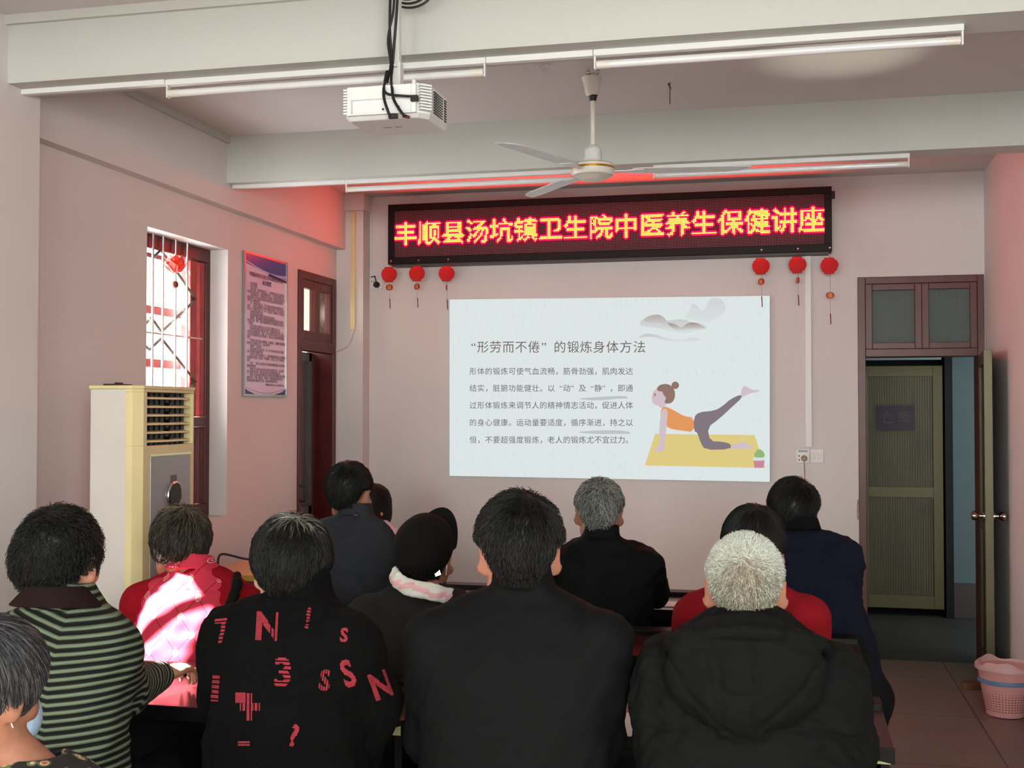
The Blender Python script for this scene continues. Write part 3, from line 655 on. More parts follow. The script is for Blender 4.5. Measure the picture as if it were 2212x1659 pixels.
for r_ in range(9):
    for k in range(6):
        yy = y0 + 0.062 + k * 0.017; q.box(x1 - 0.004, x1 + 0.0012, yy, yy + 0.006, pz_0 + 0.024 + r_ * 0.0085, pz_0 + 0.0275 + r_ * 0.0085)
    q.box(x1 - 0.004, x1 + 0.0012, y0 + 0.175, y0 + 0.197, pz_0 + 0.024 + r_ * 0.0085, pz_0 + 0.0285 + r_ * 0.0085)
q.build('vent_grille', mat('vent dark', (0.13, 0.13, 0.13), 0.7), pj)
q = MB(); q.tube([(bx0 + 0.105, y0 - 0.001, bz0 + 0.012), (bx0 + 0.105, y0 - 0.004, bz0 + 0.012)], 0.0035, 10); q.build('port', M['black'], pj); q = MB(); q.box(bx0 + 0.155, bx0 + 0.161, y0 - 0.004, y0, bz0 + 0.006, bz0 + 0.02); q.build('port', M['black'], pj)
q = MB(); q.lathe((x1 - 0.06, y0 + 0.03, pz_1), [(0.008, 0), (0.008, 0.014), (0.006, 0.018), (0.0, 0.019)], 14); q.build('foot', pw, pj, smooth=True)
q = MB(); q.lathe((x0 + 0.09, y1, (pz_0 + pz_1) / 2), [(0.04, -0.01), (0.04, 0.012), (0.03, 0.02), (0.0, 0.014)], 24, axis='y'); q.build('lens', M['black'], pj, smooth=True)
q = MB(); q.box(cxm - 0.05, cxm - 0.02, cym, cym + 0.004, pz_0 - 0.0005, pz_0 + 0.001); q.box(cxm - 0.01, cxm + 0.015, cym, cym + 0.004, pz_0 - 0.0005, pz_0 + 0.001); q.build('underside_slot', M['black'], pj)
px_ = AY(853, 150, 3.70).x
mt = thing('projector_mount', (px_, 3.72, ZC), 'white ceiling pole and bracket carrying the projector', 'mount')
q = MB(); q.box(px_ - 0.014, px_ + 0.014, 3.70, 3.728, 2.66, ZC); q.build('pole', M['white'], mt, bevel=0.002)
q = MB(); q.box(px_ - 0.011, px_ + 0.02, 3.695, 3.733, 2.63, 2.71); q.box(px_ - 0.022, px_ + 0.022, 3.69, 3.74, 2.625, 2.632); q.build('swivel_bracket', M['white'], mt, bevel=0.002)
q = MB(); q.box(px_ - 0.075, px_ + 0.065, 3.70, 3.725, 2.615, 2.625)
q.tube([(px_ - 0.075, 3.71, 2.62), (px_ - 0.105, 3.70, 2.62), (px_ - 0.108, 3.70, 2.611)], 0.003, 6); q.tube([(px_ + 0.06, 3.72, 2.62), (px_ + 0.075, 3.76, 2.62), (px_ + 0.075, 3.76, 2.611)], 0.003, 6)
q.build('arm', M['white'], mt)
q = MB(); q.lathe((px_, 3.714, ZC), [(0.05, -0.006), (0.05, 0.0)], 20); q.build('ceiling_plate', M['white'], mt)
yc_ = 3.665
def cab(pts): return [AY(px, py, y) for px, py, y in pts]
cb = thing('projector_cable', tuple(AY(850, 20, yc_)), 'black cables strapped to the projector pole', 'cable')
def smooth_path(P_, n=6):
    P_ = [Vector(p) for p in P_]; out_ = []
    for i in range(len(P_) - 1):
        a, b, c_, d = P_[max(i - 1, 0)], P_[i], P_[i + 1], P_[min(i + 2, len(P_) - 1)]
        for k in range(n):
            t = k / n; out_.append(0.5 * ((2 * b) + (c_ - a) * t + (2 * a - 5 * b + 4 * c_ - d) * t * t + (3 * b - a - 3 * c_ + d) * t ** 3))
    return out_ + [P_[-1]]
for pts, r_ in (([(852, -60, yc_), (850, 20, yc_), (838, 85, yc_), (844, 140, yc_), (835, 172, 3.64), (829, 190, 3.578), (838, 203, 3.570), (870, 207, 3.570), (890, 208, 3.575)], 0.0042),
               ([(862, -60, yc_), (856, 40, yc_), (848, 140, yc_), (845, 172, 3.63), (847, 192, 3.576), (851, 216, 3.568), (868, 244, 3.566), (876, 251, 3.572)], 0.0048),
               ([(845, -60, yc_), (842, 60, yc_), (846, 140, yc_), (834, 172, 3.63), (829, 192, 3.576), (830, 214, 3.568), (838, 240, 3.566), (843, 252, 3.572)], 0.0048)):
    q = MB(); q.tube(smooth_path(cab(pts)), r_, 8); q.build('cord', M['rubber'], cb, smooth=True)
q = MB(); q.tube(smooth_path(cab([(838, 156, 3.655), (834, 176, 3.635)])), 0.009, 10); q.build('ferrite_bead', M['rubber'], cb, smooth=True)
a = AY(896, 213, 3.58); q = MB(); q.box(a.x - 0.012, a.x + 0.012, 3.570, 3.584, a.z - 0.010, a.z + 0.010); q.build('power_plug', M['black'], cb, bevel=0.002)
a = AY(848, 252, 3.58); q = MB(); q.box(a.x - 0.012, a.x + 0.018, 3.570, 3.585, a.z - 0.007, a.z + 0.008); q.build('video_plug', M['black'], cb, bevel=0.002)
a = AY(878, 253, 3.58); q = MB(); q.tube([a + Vector((-0.012, 0, 0.006)), a + Vector((0.010, 0.002, -0.001))], [0.0065, 0.0045], 10); q.build('plug_tip', mat('dark red plug', (0.30, 0.05, 0.05), 0.4), cb, smooth=True)
q = MB()
for k in range(3):
    q.tube([Vector((px_ + 0.03, 3.75, 3.0)) + Vector(((0.055 + 0.012 * k) * math.cos(g), 0.015 * k, -0.055 + (0.055 + 0.012 * k) * 0.75 * math.sin(g) + 0.03)) for g in np.linspace(0, 2 * PI, 26)], 0.004, 6)
q.build('coil', M['rubber'], cb, smooth=True)
q = MB(); a = AY(846, 140, yc_); q.tube([a + Vector((0.012 * math.cos(g) , 0.01 * math.sin(g) + 0.01, 0)) for g in np.linspace(0, 6.28, 16)], 0.004, 6); q.build('cable_tie', M['white'], cb)

# ================================================================ ceiling fan
hub = AY(1281, 375, 5.05)
fan = thing('ceiling_fan', (hub.x, 5.05, ZC), 'white three-blade ceiling fan with a gold band', 'fan')
hx, hy, hz_ = hub.x, 5.05, hub.z
q = MB(); q.lathe((hx, hy, hz_), [(0.0, -0.032), (0.03, -0.032), (0.055, -0.027), (0.075, -0.012), (0.088, -0.010), (0.094, 0.0), (0.094, 0.035), (0.088, 0.040), (0.05, 0.045)], 40); q.build('motor_housing', M['offwhite'], fan, smooth=True)
q = MB(); q.lathe((hx, hy, hz_), [(0.0945, 0.016), (0.0952, 0.017), (0.0952, 0.024), (0.0945, 0.025)], 40); q.build('gold_band', M['gold'], fan)
q = MB(); q.lathe((hx, hy, hz_), [(0.05, 0.043), (0.042, 0.052), (0.038, 0.065), (0.037, 0.10), (0.03, 0.112), (0.016, 0.122), (0.010, 0.126)], 28); q.build('motor_cap', M['white'], fan, smooth=True)
cz_ = AY(1275, 208, 5.05).z
q = MB(); q.tube([(hx, hy, hz_ + 0.12), (hx, hy, ZC - 0.02)], 0.0105, 14); q.build('downrod', M['offwhite'], fan, smooth=True)
q = MB(); q.lathe((hx - 0.004, hy, cz_), [(0.020, 0.0), (0.030, 0.012), (0.034, 0.04), (0.042, 0.072), (0.046, 0.08), (0.042, 0.076), (0.03, 0.04)], 26); q.build('canopy', M['offwhite'], fan, smooth=True)
q = MB(); q.lathe((hx, hy, cz_ - 0.022), [(0.0125, 0.0), (0.016, 0.008), (0.018, 0.018), (0.022, 0.024), (0.012, 0.025)], 16); q.build('collar', M['black'], fan, smooth=True)
q = MB()
for sx in (-1, 1):
    q.tube([(hx + sx * 0.012, hy, cz_ + 0.07), (hx + sx * 0.022, hy, ZC - 0.02)], 0.003, 6); q.tube([(hx + sx * 0.022 - 0.008, hy, ZC - 0.018), (hx + sx * 0.022 + 0.008, hy, ZC - 0.018)], 0.007, 8)
q.tube([(hx + 0.006, hy - 0.01, cz_ + 0.06), (hx - 0.02, hy - 0.01, ZC)], 0.002, 5)
q.build('hook', M['steel'], fan)
bl_m = mat('fan blade white', (0.80, 0.79, 0.78), 0.35, var=0.08, vscale=14)
g0 = math.radians(-111.3)
for k in range(3):
    g = g0 + k * 2 * PI / 3; R3 = Matrix.Rotation(g, 3, 'Z')
    prof = [(0.17, -0.036), (0.20, -0.046), (0.50, -0.052), (0.62, -0.052), (0.675, -0.044), (0.66, -0.01), (0.63, 0.018), (0.57, 0.036), (0.20, 0.040), (0.17, 0.032)]
    tw = Matrix.Rotation(math.radians(-3), 3, 'X')
    P_ = [R3 @ (tw @ Vector((x, y, 0))) + Vector((hx, hy, hz_ + 0.008)) for x, y in prof]
    nv = R3 @ (tw @ Vector((0, 0, 0.004)))
    bl = MB().prism(P_, nv).build('blade', bl_m, fan)
    q = MB(); q.prism([R3 @ (tw @ Vector((x, y, -0.003))) + Vector((hx, hy, hz_ + 0.008)) for x, y in ((0.05, -0.012), (0.14, -0.016), (0.19, -0.034), (0.22, -0.034), (0.22, 0.03), (0.19, 0.03), (0.14, 0.012), (0.05, 0.012))], nv)
    q.build('blade_arm', M['white'], bl)
# ================================================================ fluorescent lamps under the beams
tube_m = mat('fluorescent glass', (0.86, 0.86, 0.86), 0.18, spec=0.6)
def lamp(x0, x1, y, label):
    t_ = thing('fluorescent_lamp', ((x0 + x1) / 2, y, ZB), label, 'lamp', 'fluorescent tubes under the beams')
    q = MB(); q.box(x0 - 0.01, x1 + 0.01, y - 0.016, y + 0.016, ZB - 0.022, ZB); q.build('batten', M['white'], t_, bevel=0.003)
    q = MB(); q.tube([(x0 + 0.045, y, ZB - 0.050), (x1 - 0.045, y, ZB - 0.050)], 0.0135, 14); q.build('tube', tube_m, t_, smooth=True)
    for xa_, xb_ in ((x0, x0 + 0.045), (x1 - 0.045, x1)): MB().tube([(xa_, y, ZB - 0.050), (xb_, y, ZB - 0.050)], 0.0142, 14).build('end_cap', M['offwhite'], t_, smooth=True)
    for xa_ in (x0 - 0.008, x1 + 0.002): MB().box(xa_, xa_ + 0.006, y - 0.01, y + 0.01, ZB - 0.066, ZB - 0.02).build('lamp_holder', M['white'], t_)
lamp(-2.245, -1.030, 3.985, 'unlit fluorescent tube under the front beam, passing behind the projector pole')
lamp(-0.630, 0.548, 3.985, 'unlit fluorescent tube over the pale glow on the ceiling')
lamp(-2.285, -1.060, 5.93, 'unlit fluorescent tube under the far beam, between pilaster and fan motor')
lamp(-0.640, 0.570, 5.93, 'unlit fluorescent tube under the far beam, between fan motor and doorway side')
# trunking and conduits on beams and walls
def trunk(label, boxes, name='cable_trunking'):
    q = MB()
    for b in boxes: q.box(*b)
    return tag(q.build(name, M['white'], bevel=0.002), label, 'trunking')
trunk('white cable trunking under the front beam, running from the pilaster to its tube', [(-2.862, -2.256, 3.965, 3.995, ZB - 0.02, ZB)])
trunk('white cable trunking under the front beam between its two tubes', [(-1.019, -0.641, 3.97, 4.0, ZB - 0.022, ZB)])
trunk('short white cable trunking under the far beam above the barred window', [(XL + 0.07, -2.296, 5.915, 5.945, ZB - 0.02, ZB)])
trunk('white vertical conduit on the front wall down to the socket', [(0.114, 0.154, YB - 0.014, YB, 1.325, 2.55)])
trunk('slim white conduit on the front wall above the black plug', [(-2.815, -2.805, YB - 0.012, YB, 2.50, 2.975)])
trunk('thin white conduit along the front wall under the ceiling', [(0.30, XR, YB - 0.008, YB, 2.978, 2.985)])
p = AY(763, 700, 7.628); q = MB(); q.box(p.x - 0.017, p.x + 0.017, 7.612, 7.63, AY(763, 712, 7.63).z, 2.92)
tk = tag(q.build('cable_trunking', M['cream'], bevel=0.002), 'cream trunking on the corner pilaster with a wire to the red door', 'trunking')
q = MB(); q.tube(smooth_path([(p.x + 0.008, 7.615, AY(763, 712, 7.63).z), (p.x + 0.006, 7.60, 2.08), (p.x - 0.03, 7.58, 2.0), (XL + 0.02, 7.57, 1.965)]), 0.004, 6); q.build('wire', M['offwhite'], tk, smooth=True)
# scraps hanging at the ceiling
c = AZ(1168, 150, ZC - 0.03); q = MB()
for k in range(7):
    a = Vector((c.x + random.uniform(-0.03, 0.03), c.y + random.uniform(-.02, .02), c.z + random.uniform(-0.03, 0.02)))
    q.add([a, a + Vector((0.035, 0.01, 0.01)), a + Vector((0.03, -0.01, 0.035)), a + Vector((-0.008, 0.0, 0.03))], [(0, 1, 2, 3)])
q.tube([(c.x, c.y, c.z), (c.x, c.y, ZC)], 0.0006, 4)
tag(q.build('plastic_scrap', mat('clear film', (0.85, 0.85, 0.85), 0.15, alpha=0.28)), 'scrap of clear plastic film stuck to the ceiling between projector and fan', 'plastic')
c = AZ(1447, 178, ZC); q = MB(); q.tube([(c.x, c.y, ZC), (c.x, c.y, ZC - 0.10)], 0.0025, 6); q.tube([(c.x - 0.008, c.y, ZC - 0.004), (c.x + 0.004, c.y, ZC - 0.03)], 0.004, 6)
tag(q.build('ceiling_hook', mat('rusty wire', (0.40, 0.26, 0.22), 0.7)), 'short rusty wire hook hanging alone from the ceiling beyond the fan', 'hook')

# ================================================================ poster on the left wall
ps = thing('poster', (XL + 0.01, 6.48, 1.65), 'framed blue and lilac rules poster between the barred window and red door', 'poster')
py0, py1, pz0_, pz1_ = 6.195, 6.765, 1.652, 2.457
q = MB(); q.box(XL + 0.001, XL + 0.012, py0, py1, pz0_, pz1_); q.build('sheet', mat('lilac poster', (0.86, 0.83, 0.92), 0.22, spec=0.5, coat=0.4), ps)
q = MB()
for b in ((py0 - 0.012, py0, pz0_ - 0.012, pz1_ + 0.012), (py1, py1 + 0.012, pz0_ - 0.012, pz1_ + 0.012), (py0, py1, pz1_, pz1_ + 0.012), (py0, py1, pz0_ - 0.012, pz0_)): q.box(XL + 0.0, XL + 0.018, *b)
q.build('frame', M['steel'], ps)
xp = XL + 0.0135; hh = pz1_ - pz0_; ww = py1 - py0
def pp(u_, v_): return (xp, py0 + u_ * ww, pz0_ + v_ * hh)
def pfill(name, m, pts, dx=0.0):
    bm = bmesh.new(); fc = bm.faces.new([bm.verts.new(Vector(pp(*p)) + Vector((dx, 0, 0))) for p in pts]); bm.normal_update(); bmesh.ops.triangulate(bm, faces=[fc], ngon_method='BEAUTY')
    bmesh.ops.recalc_face_normals(bm, faces=bm.faces); me = bpy.data.meshes.new(name); bm.to_mesh(me); bm.free(); me.materials.append(m)
    o = bpy.data.objects.new(name, me); COL.objects.link(o); attach(o, ps)
blue = mat('poster blue', (0.22, 0.36, 0.62), 0.25); lblue = mat('poster light blue', (0.66, 0.74, 0.88), 0.25); navy = mat('poster navy', (0.15, 0.19, 0.42), 0.25)
S_ = np.linspace(0, 1, 18)
pfill('header_wave', blue, [(0, 1), (0, .935)] + [(s, .935 - 0.045 * math.sin(s * PI * .55) - .006 * s) for s in S_[1:]] + [(1, 1)])
pfill('header_band', lblue, [(s, .955 - 0.055 * math.sin(s * 2.2)) for s in S_] + [(s, .945 - 0.06 * math.sin(s * 2.0)) for s in S_[::-1]], .0006)
pfill('header_band', navy, [(s, .925 - 0.05 * s) for s in np.linspace(.55, 1, 8)] + [(1, .845)] + [(s, .905 - 0.05 * s) for s in np.linspace(1, .55, 8)], .0008)
pfill('footer_wave', blue, [(s, .055 - 0.045 * math.sin(s * PI)) for s in S_] + [(s, .042 - 0.047 * math.sin(s * PI) + .012) for s in S_[::-1]], .0004)
pfill('footer_wave', navy, [(0, 0), (.25, 0), (.1, .02), (0, .04)], .0006); pfill('footer_wave', navy, [(1, 0), (.7, 0), (.9, .022), (1, .05)], .0006)
q = MB(); ux, uz = (0, 1, 0), (0, 0, 1); xq = xp + 0.0012
t1_ = '丰顺县汤坑镇社会工作与志愿服务协会'
for i, ch in enumerate(t1_): text_cells(q, [(ch, 0)], (xq, py0 + ww * (0.10 + 0.8 * i / len(t1_)), pz0_ + hh * .845), ux, uz, ww * 0.8 / len(t1_), bold=0.02)
for i, ch in enumerate('会议制度'): text_cells(q, [(ch, 0)], (xq, py0 + ww * (0.40 + 0.055 * i), pz0_ + hh * .80), ux, uz, ww * 0.052, bold=0.02)
q.build('title', mat('poster title ink', (0.12, 0.09, 0.30), 0.5), ps)
q = MB(); words_ = '会议制度社会工作志愿服务协会总则条例章程成员代表理事主持召开通过决定执行监督记录保存出席讨论表决'
rnd = random.Random(3); z = 0.775; line = 0
lens = [5, 5, 25, 27, 25, 26, 9, 24, 27, 27, 9, 18, 25, 27, 4, 22, 24, 27, 27, 2, 26, 17, 8, 26, 11, 26, 27, 2, 26, 6, 26, 24, 26, 27, 22]
for k, n_ in enumerate(lens):
    z = 0.785 - k * 0.0205; ind = 2 if (k in (0, 1, 2, 4, 7, 10, 11, 12, 15, 16, 20, 22, 23, 25, 28, 30, 32)) else 0
    for i in range(n_):
        if rnd.random() < 0.06: continue
        text_cells(q, [(rnd.choice(words_), 0)], (xq, py0 + ww * (0.055 + 0.033 * (i + ind)), pz0_ + hh * z), ux, uz, ww * 0.031, bold=0.01)
for i, ch in enumerate(t1_): text_cells(q, [(ch, 0)], (xq, py0 + ww * (0.48 + 0.028 * i), pz0_ + hh * .062), ux, uz, ww * 0.027, bold=0.01)
q.build('body_text', mat('poster text ink', (0.30, 0.20, 0.28), 0.5), ps)

# ================================================================ sockets
def plate(px0, py0_, px1, py1_, label):
    a, b = AY(px0, py0_, YB - 0.01), AY(px1, py1_, YB - 0.01)
    t_ = thing('wall_socket', ((a.x + b.x) / 2, YB, b.z), label, 'socket')
    MB().box(a.x, b.x, YB - 0.012, YB, b.z, a.z).build('plate', M['white'], t_, bevel=0.003)
    return t_, a, b
t_, a, b = plate(799, 598, 826, 624, 'white wall socket holding a black plug beside a felt lantern')
q = MB()
for dx, dz in ((-.02, 0.01), (-.02, -.015), (-.034, 0.01)): q.box(b.x - .045 + dx, b.x - .04 + dx, YB - 0.014, YB - 0.011, (a.z + b.z) / 2 + dz - .004, (a.z + b.z) / 2 + dz + .004)
q.build('hole', M['black'], t_)
c = AY(813, 615, YB - 0.03); pl = thing('power_plug', tuple(c), 'black power plug with a short cord beside a felt lantern', 'plug')
MB().lathe((c.x, YB - 0.013, c.z), [(0.021, 0.0), (0.021, -0.025), (0.012, -0.034), (0, -0.034)], 20, axis='y').build('plug_body', M['black'], pl, smooth=True)
q = MB(); q.tube(smooth_path([(c.x, YB - 0.03, c.z + .015), (c.x - .008, YB - 0.035, c.z + .05), (c.x - .015, YB - .02, c.z + .06), (c.x - .045, YB - .012, c.z + .055)]), 0.004, 6); q.build('cord', M['rubber'], pl, smooth=True)
t_, a, b = plate(1720, 969, 1749, 1001, 'white double socket plate with a cream plug under the conduit')
q = MB(); q.box(a.x + .012, b.x - .012, YB - .014, YB - .011, a.z - .022, a.z - .01); q.build('label_field', mat('grey socket field', (0.62, 0.60, 0.58), 0.5), t_)
q = MB()
for dz in (-.012, .012): q.tube([(a.x + .018, YB - .014, (a.z + b.z) / 2 - .012 + dz), (a.x + .018, YB - .011, (a.z + b.z) / 2 - .012 + dz)], .005, 8)
q.build('hole', M['black'], t_)
c = AY(1737, 990, YB - .03); pl = thing('power_plug', tuple(c), 'cream plug with a thin hanging cord in the double socket', 'plug')
cream2 = mat('beige plug', (0.62, 0.52, 0.42), 0.5)
MB().lathe((c.x, YB - 0.013, c.z), [(0.019, 0.0), (0.019, -0.02), (0.012, -0.03), (0, -0.03)], 18, axis='y').build('plug_body', cream2, pl, smooth=True)
q = MB(); q.tube(smooth_path([(c.x, YB - .03, c.z - .012), (c.x + .002, YB - .025, c.z - .06), (c.x + .004, YB - .02, c.z - .16), (c.x + .004, YB - .02, c.z - .5)]), 0.0032, 6); q.build('cord', cream2, pl, smooth=True)
t_, a, b = plate(1750, 970, 1779, 1000, 'white light switch plate next to the double socket')
t_['category'] = 'switch'
q = MB()
for k in range(2): q.box(b.x - .034, b.x - .012, YB - .018, YB - .011, a.z - .04 - k * .02, a.z - .024 - k * .02)
q.build('rocker', M['white'], t_, bevel=.002)
q = MB(); q.box(a.x + .012, a.x + .04, YB - .0135, YB - .011, b.z + .02, a.z - .016); q.build('blank', M['offwhite'], t_)
# peeling paint patch beside the right door frame
q = MB(); rnd = random.Random(2)
a, b = AY(1850, 1078, YB - .002), AY(1860, 1125, YB - .002)
pts = [(a.x + 0.012 + 0.010 * math.cos(g) * rnd.uniform(.7, 1.3), YB - .002, (a.z + b.z) / 2 + 0.075 * math.sin(g) * rnd.uniform(.8, 1.1)) for g in np.arange(0, 6.2, .5)]
q.prism(pts, (0, .002, 0)); struct(q.build('trim_9', mat('bare plaster', (0.62, 0.58, 0.55), 0.9, var=.4, vscale=60)))

# ================================================================ air conditioner
ac = thing('air_conditioner', (-2.6, 4.4, 0), 'tall cream floor-standing air conditioner in front of the barred window', 'air conditioner')
ax_b, ax_f, ay0, ay1, azt = -2.68, -2.465, 4.16, 4.635, 1.652
grey = mat('air conditioner side sheet', (0.80, 0.78, 0.75), 0.5, var=.02)
q = MB(); q.box(ax_b, ax_f - 0.055, ay0 + .004, ay1 - .004, 0.0, azt - 0.012); q.build('cabinet', grey, ac, bevel=.003)
q = MB(); out = [(ax_f - .058, ay0), (ax_f - .03, ay0 + .0), (ax_f, ay0 + .035), (ax_f, ay1 - .035), (ax_f - .03, ay1), (ax_f - .058, ay1)]
gz0, gz1, gy0, gy1 = 1.415, 1.628, ay0 + .062, ay1 - .045
q.prism([(x, y, 0.02) for x, y in out], (0, 0, gz0 - .02)); q.prism([(x, y, gz1) for x, y in out], (0, 0, azt - .012 - gz1))
q.prism([(ax_f - .058, ay0, gz0), (ax_f - .03, ay0, gz0), (ax_f, ay0 + .035, gz0), (ax_f, gy0, gz0), (ax_f - .058, gy0, gz0)], (0, 0, gz1 - gz0))
q.prism([(ax_f - .058, gy1, gz0), (ax_f, gy1, gz0), (ax_f, ay1 - .035, gz0), (ax_f - .03, ay1, gz0), (ax_f - .058, ay1, gz0)], (0, 0, gz1 - gz0))
q.build('front_shell', M['cream'], ac, bevel=.002)
q = MB(); q.prism([(x, y, azt - .012) for x, y in [(ax_b - .003, ay0 - .003), (ax_f - .03, ay0 - .003), (ax_f + .003, ay0 + .034), (ax_f + .003, ay1 - .03), (ax_f - .03, ay1 + .003), (ax_b - .003, ay1 + .003)]], (0, 0, .014)); q.build('top_cap', M['cream'], ac, bevel=.003)
q = MB(); q.box(ax_f - .056, ax_f - .052, gy0, gy1, gz0, gz1); q.build('outlet_back', M['black'], ac)
for k in range(6):
    z = gz1 - .028 - k * .0345; q = MB(); P_ = []
    for i in range(9):
        t = i / 8; P_.append((ax_f - .012 + .014 * math.sin(t * PI), gy0 + t * (gy1 - gy0), z))
    P_ += [(ax_f - .035, gy1, z + .004), (ax_f - .035, gy0, z + .004)]
    q.prism(P_, (-.002, 0, .008)); lv = q.build('louvre', M['cream'], ac)
    q = MB(); q.box(ax_f - .03, ax_f - .004, (gy0 + gy1) / 2 - .012, (gy0 + gy1) / 2 + .012, z + .010, z + .016, rot=Matrix.Rotation(.5, 3, 'X')); q.build('louvre_clip', M['black'], lv)
q = MB()
for k in range(11): q.box(ax_f - .050, ax_f - .038, gy0 + .02 + k * .042, gy0 + .024 + k * .042, gz0, gz1)
q.build('air_vane', mat('grey vane', (0.30, 0.30, 0.30), .5), ac)
q = MB(); q.box(ax_f - .001, ax_f + .004, ay0 + .085, ay1 - .07, 0.10, 1.372); fp = q.build('front_panel', mat('silver panel', (0.62, 0.61, 0.61), 0.32, metal=0.35), ac, bevel=.002)
q = MB(); q.box(ax_f + .002, ax_f + .008, ay0 + .085, ay1 - .07, 1.372, 1.381); q.build('panel_trim', M['chrome'], fp)
yc2 = (ay0 + ay1) / 2 + .025
q = MB(); q.box(ax_f + .003, ax_f + .0065, yc2 - .024, yc2 + .024, 0.55, 1.29); strip = q.build('control_strip', mat('taupe strip', (0.36, 0.31, 0.28), 0.4), fp)
q = MB()
for k in range(12):
    for s_ in (-1, 1): q.tube([(ax_f + .006, yc2 + s_ * .009, 1.12 - k * .022), (ax_f + .008, yc2 + s_ * .009, 1.12 - k * .022)], .005, 8)
q.build('button', M['black'], strip)
q = MB(); dp = [(ax_f + .006, yc2 + .047 * math.cos(g), 1.205 + .052 * math.sin(g)) for g in np.linspace(0, 2 * PI, 33)[:-1]]; q.prism(dp, (.009, 0, 0)); q.build('display', M['black'], fp, bevel=.003)
q = MB(); q.tube([(ax_f + .010, yc2 + .050 * math.cos(g), 1.205 + .056 * math.sin(g)) for g in np.linspace(0, 2 * PI, 33)], .006, 8, cap=False); q.build('display_ring', M['chrome'], fp, smooth=True)
rm = thing('remote_control', (-2.62, 4.28, azt), 'small dark object lying on top of the air conditioner', 'remote')
q = MB(); q.box(-2.66, -2.60, 4.22, 4.34, azt + .002, azt + .010); q.build('body', mat('dark brown plastic', (0.20, 0.13, 0.10), .5), rm, bevel=.002)
q = MB(); q.box(-2.64, -2.62, 4.27, 4.30, azt + .010, azt + .016); q.build('button', M['black'], rm)

# ================================================================ tables, benches, papers
def table(x0, x1, yn, label, chips=()):
    """lecture table: slab top, raised far ledge, front apron, side panels; yn = edge nearest the camera"""
    t_ = thing('lecture_table', ((x0 + x1) / 2, yn + .22, 0), label, 'table', 'dark lacquered lecture tables')
    yf = yn + .45
    q = MB(); q.box(x0, x1, yn + .004, yf - .085, .722, .75); q.build('tabletop', M['darkred'], t_, bevel=.002)
    q = MB(); q.box(x0, x1, yf - .085, yf, .722, .768); q.build('rear_ledge', M['blackwood'], t_, bevel=.004)
    q = MB(); q.box(x0, x1, yn - .004, yn + .004, .713, .7515); es = q.build('edge_strip', M['blackwood'], t_, bevel=.0015)
    q = MB(); q.box(x0 + .035, x1 - .035, yn + .10, yn + .116, .66, .722); q.build('apron', M['blackwood'], t_)
    for cx0, cx1 in chips:
        rnd = random.Random(int(cx0 * 100)); n = 11; top = []
        for i in range(n + 1):
            f_ = i / n; k_ = (1 - f_) if cx1 > 0 else f_
            top.append((cx0 + (cx1 - cx0) * f_, yn - .0055, .715 + .022 * k_ ** 0.8 + rnd.uniform(-.0015, .0015)))
        q = MB(); q.prism([(cx0, yn - .0055, .7135), (cx1, yn - .0055, .7135)] + top[::-1], (0, .002, 0)); q.build('chipped_patch', M['chip'], es)
    for xx in (x0 + .01, x1 - .03): MB().box(xx, xx + .02, yn + .03, yf - .02, 0, .722).build('side_panel', M['blackwood'], t_)
    q = MB(); q.box(x0 + .03, x1 - .03, yf - .05, yf - .034, .18, .722); q.build('modesty_panel', M['blackwood'], t_)
    return t_
XE = 0.245
table(-2.16, -0.975, 2.93, 'dark red lecture table under the hand of the person in the striped coat', chips=((-1.10, -0.977),))
table(-0.955, XE, 2.955, 'dark lecture table in front of the person in the hooded jacket, chipped at one end', chips=((0.0, 0.235),))
table(-2.20, -0.735, 3.88, 'lecture table in front of the person in the red vest')
table(-0.715, XE - .01, 3.88, 'dark lecture table in front of the person in the red sweater')
table(-2.20, -0.99, 4.80, 'lecture table before the person in the grey-blue jacket')
table(-0.975, XE + .01, 4.80, 'lecture table before the grey-haired person in black and the person in navy')
def bench(x0, x1, y, label):
    t_ = thing('wooden_bench', ((x0 + x1) / 2, y, 0), label, 'bench', 'dark wooden benches behind the tables')
    q = MB(); q.box(x0, x1, y - .11, y + .11, .415, .45); q.build('seat', M['darkred'], t_, bevel=.004)
    for xx in (x0 + .08, x1 - .12):
        for yy in (y - .09, y + .05): MB().box(xx, xx + .04, yy, yy + .04, 0, .415).build('leg', M['blackwood'], t_)
    q = MB(); q.box(x0 + .1, x1 - .1, y - .015, y + .015, .15, .19); q.build('stretcher', M['blackwood'], t_)
BR3, BR2, BR1 = 2.68, 3.63, 4.57
bench(-2.1, -1.0, BR3, 'bench under the person in the striped coat and the person in lettered black')
bench(-0.95, 0.2, BR3, 'bench under the person in plain black and the person in the hooded jacket')
bench(-2.15, -0.85, BR2, 'bench under the person in the red vest and the person in the cap')
bench(-0.5, 0.2, BR2, 'bench under the person in the red sweater')
bench(-2.15, -1.1, BR1, 'bench under the person in the grey-blue jacket')
bench(-0.95, 0.12, BR1, 'bench under the grey-haired person in black and the person in navy')
bench(-2.55, -2.05, 6.47, 'bench under the presenter in pink behind the orange desk')
bench(-1.95, -1.0, 1.90, 'bench under the masked person with slate grey hair')
def sheet(px, py, w_, d_, label, rz=0.0, z=.7515, th=.002):
    c = AZ(px, py, z); R_ = Matrix.Rotation(rz, 3, 'Z')
    q = MB(); q.box(c.x - w_ / 2, c.x + w_ / 2, c.y - d_ / 2, c.y + d_ / 2, z, z + th, rot=R_)
    o = q.build('paper_sheet', M['paper']); tag(o, label, 'paper', 'papers on the tables')
sheet(1010, 1297, .25, .20, 'white paper on the table beyond the shoulder of the capped person')
sheet(1462, 1306, .17, .13, 'white paper by the elbow of the grey-haired person in black')
sheet(1436, 1396, .10, .13, 'white paper corner half hidden by the hooded jacket', .1)
